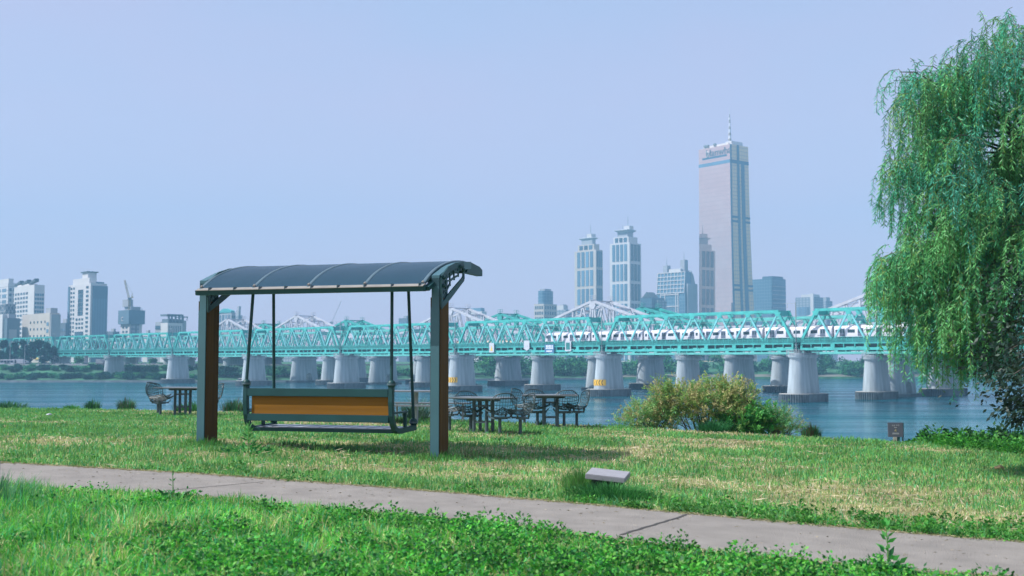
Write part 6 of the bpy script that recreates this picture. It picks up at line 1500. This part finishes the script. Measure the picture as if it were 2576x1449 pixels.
# lamp posts
for i, (px, pt, pb_) in enumerate(((26, 862, 917), (98, 897, 936), (178, 886, 917), (343, 898, 912), (63, 868, 914), (470, 880, 912))):
    Y = 603 if i != 1 else 572; p = W(px, pt, Y); zb_ = gz(p.x, Y); r = thing("street_lamp", ["tall thin lamp post at the far left by the riverside road", "lamp post standing on the slope below the road", "lamp post just left of the gantry", "short lamp post right of the gantry", "thin lamp post between the bus and the white lorry", "lamp post by the road near the left swing post"][i], "street lamp", (p.x, Y, zb_), 0, "lamp posts by the riverside road")
    h = p.z - zb_; MB().tube([(0, 0, -0.3), (0, 0, h)], [0.16, 0.1], 6).build("pole", m_rail, r); MB().bar((0, 0, h), (1.6, 0, h + 0.3), 0.12, 0.12).build("arm", m_rail, r); MB().box(1.3, 2.2, -0.2, 0.2, h + 0.2, h + 0.42).build("lamp_head", m_gant, r)
# vehicles
tyre = mat("tyre_black", (0.02, 0.02, 0.02), 0.9); vglass = mat("car_glass", (0.02, 0.04, 0.05), 0.1)
def wheels(r, xs, w, rad=0.33):
    for x in xs:
        for s in (-1, 1): MB().tube([(x, s * w - 0.12 * s, rad), (x, s * w + 0.06 * s, rad)], rad, 12).build("wheel", tyre, r)
def make_car_(col, nm):
    r = bpy.data.objects.new("parked_car" if False else "car", None); COL.objects.link(r); m = mat("car_paint_" + nm, col, 0.3, var=0.03)
    b = MB(); b.loft([[(x, y * sy, z) for x, z in ((-2.2, 0.35), (2.2, 0.35), (2.25, 0.75), (1.2, 0.92), (-1.75, 0.95), (-2.25, 0.8))] for y, sy in ((-0.88, 1), (0.88, 1))]); b.build("body", m, r, bevel=0.06)
    MB().loft([[(1.15, -0.78, 0.9), (0.35, -0.66, 1.42), (-1.05, -0.66, 1.44), (-1.75, -0.78, 0.93)], [(1.15, 0.78, 0.9), (0.35, 0.66, 1.42), (-1.05, 0.66, 1.44), (-1.75, 0.78, 0.93)]]).build("window", vglass, r)
    MB().box(-1.05, 0.35, -0.64, 0.64, 1.42, 1.47).build("roof", m, r); wheels(r, (-1.35, 1.35), 0.8)
    for s in (-1, 1): MB().box(2.2, 2.27, s * 0.62 - 0.18, s * 0.62 + 0.18, 0.6, 0.74).build("headlight", m_signw, r)
    return r
def put(r, px, d, rot=0):
    p0 = W(px, 919, 595); Y = shore(p0.x) + d - 25; p = W(px, 919, Y); r.location = (p.x, Y, -1.17); r.rotation_euler.z = rot
cw = make_car_((0.65, 0.66, 0.68), "white"); cd = make_car_((0.05, 0.06, 0.07), "dark"); cs = make_car_((0.3, 0.33, 0.36), "silver")
LST = [(cw, 150, 68, "white car just left of the gantry's left post"), (cd, 72, 68, "dark car on the riverside road right of the white lorry"), (cw, 198, 69, "white car passing under the gantry by its right post"), (cd, 216, 70, "dark car right of the gantry's right post"), (cw, 174, 74, "white van-like car in the middle of the gantry opening"), (cs, 324, 70, "silver car on the road between the two left bridge piers"), (cw, 363, 68, "white car by the second bridge pier, left of a pair"), (cw, 388, 68, "white car by the second bridge pier, right of a pair"), (cs, 118, 76, "silver car far lane left of the gantry"), (cw, 20, 68, "white car in front of the bus at the far left")]
seen = set()
for src, px, d, lb in LST:
    px = px if px in (20, 72) else px
    c = src if id(src) not in seen else copy_tree(src); seen.add(id(src)); put(c, px, d); tag(c, lb, "car", "cars on the riverside road")
b = thing("bus", "long white bus at the far left of the riverside road", "bus"); MB().box(-5.5, 5.5, -1.25, 1.25, 0.5, 3.1).build("body", mat("bus_white", (0.6, 0.62, 0.64), 0.4), b, bevel=0.12)
for k in range(6): MB().box(-5.1 + 1.7 * k, -3.6 + 1.7 * k, -1.29, -1.2, 1.5, 2.6).build("window", vglass, b)
MB().box(5.45, 5.54, -1.0, 1.0, 1.3, 2.8).build("windscreen", vglass, b); wheels(b, (-3.5, 3.6), 1.15, 0.5); put(b, 12, 80)
def lorry(label, px, d, L, box):
    b = thing("lorry", label, "lorry", group="lorries on the riverside road"); MB().box(-L / 2, L / 2 - 2.2, -1.2, 1.2, 0.95, 3.3).build("cargo_box", box, b, bevel=0.05)
    MB().extrude([(L / 2 - 2.0, -1.1, 0.6), (L / 2, -1.1, 0.6), (L / 2, -1.1, 1.6), (L / 2 - 0.4, -1.1, 2.5), (L / 2 - 2.0, -1.1, 2.6)], (0, 2.2, 0)).build("cab", box, b, bevel=0.05)
    MB().box(L / 2 - 1.4, L / 2 - 0.6, -1.14, -1.08, 1.6, 2.3).build("window", vglass, b); MB().box(-L / 2, L / 2 - 1, -0.9, 0.9, 0.6, 0.94).build("chassis", tyre, b); wheels(b, (-L / 2 + 1.2, L / 2 - 1.2), 1.1, 0.45); put(b, px, d); return b
lorry("white box lorry right of the bus on the riverside road", 52, 84, 8.0, mat("lorry_white", (0.62, 0.63, 0.66), 0.5))
lorry("white lorry near the first bridge pier", 258, 84, 6.5, mat("lorry_white", (0.62, 0.63, 0.66), 0.5))

# ------------------------------------------------------------------ haze: the air itself
hz = MB().box(-1450, 1650, -30, 2250, -13.0, 300)
ho = hz.build("haze", None or mat("haze_placeholder", (1, 1, 1)))
ho.data.materials.clear(); hm_ = bpy.data.materials.new("haze_air"); hm_.use_nodes = True; n = hm_.node_tree
for nd in list(n.nodes):
    if nd.type == 'BSDF_PRINCIPLED': n.nodes.remove(nd)
v = n.nodes.new("ShaderNodeVolumePrincipled"); v.inputs["Color"].default_value = (0.32, 0.70, 1.0, 1); v.inputs["Density"].default_value = 0.00040; v.inputs["Anisotropy"].default_value = 0.0
n.links.new(v.outputs[0], n.nodes["Material Output"].inputs["Volume"])
ho.data.materials.append(hm_); ho['kind'] = 'stuff'; tag(ho, "pale blue haze hanging over the river and the far city", "haze")
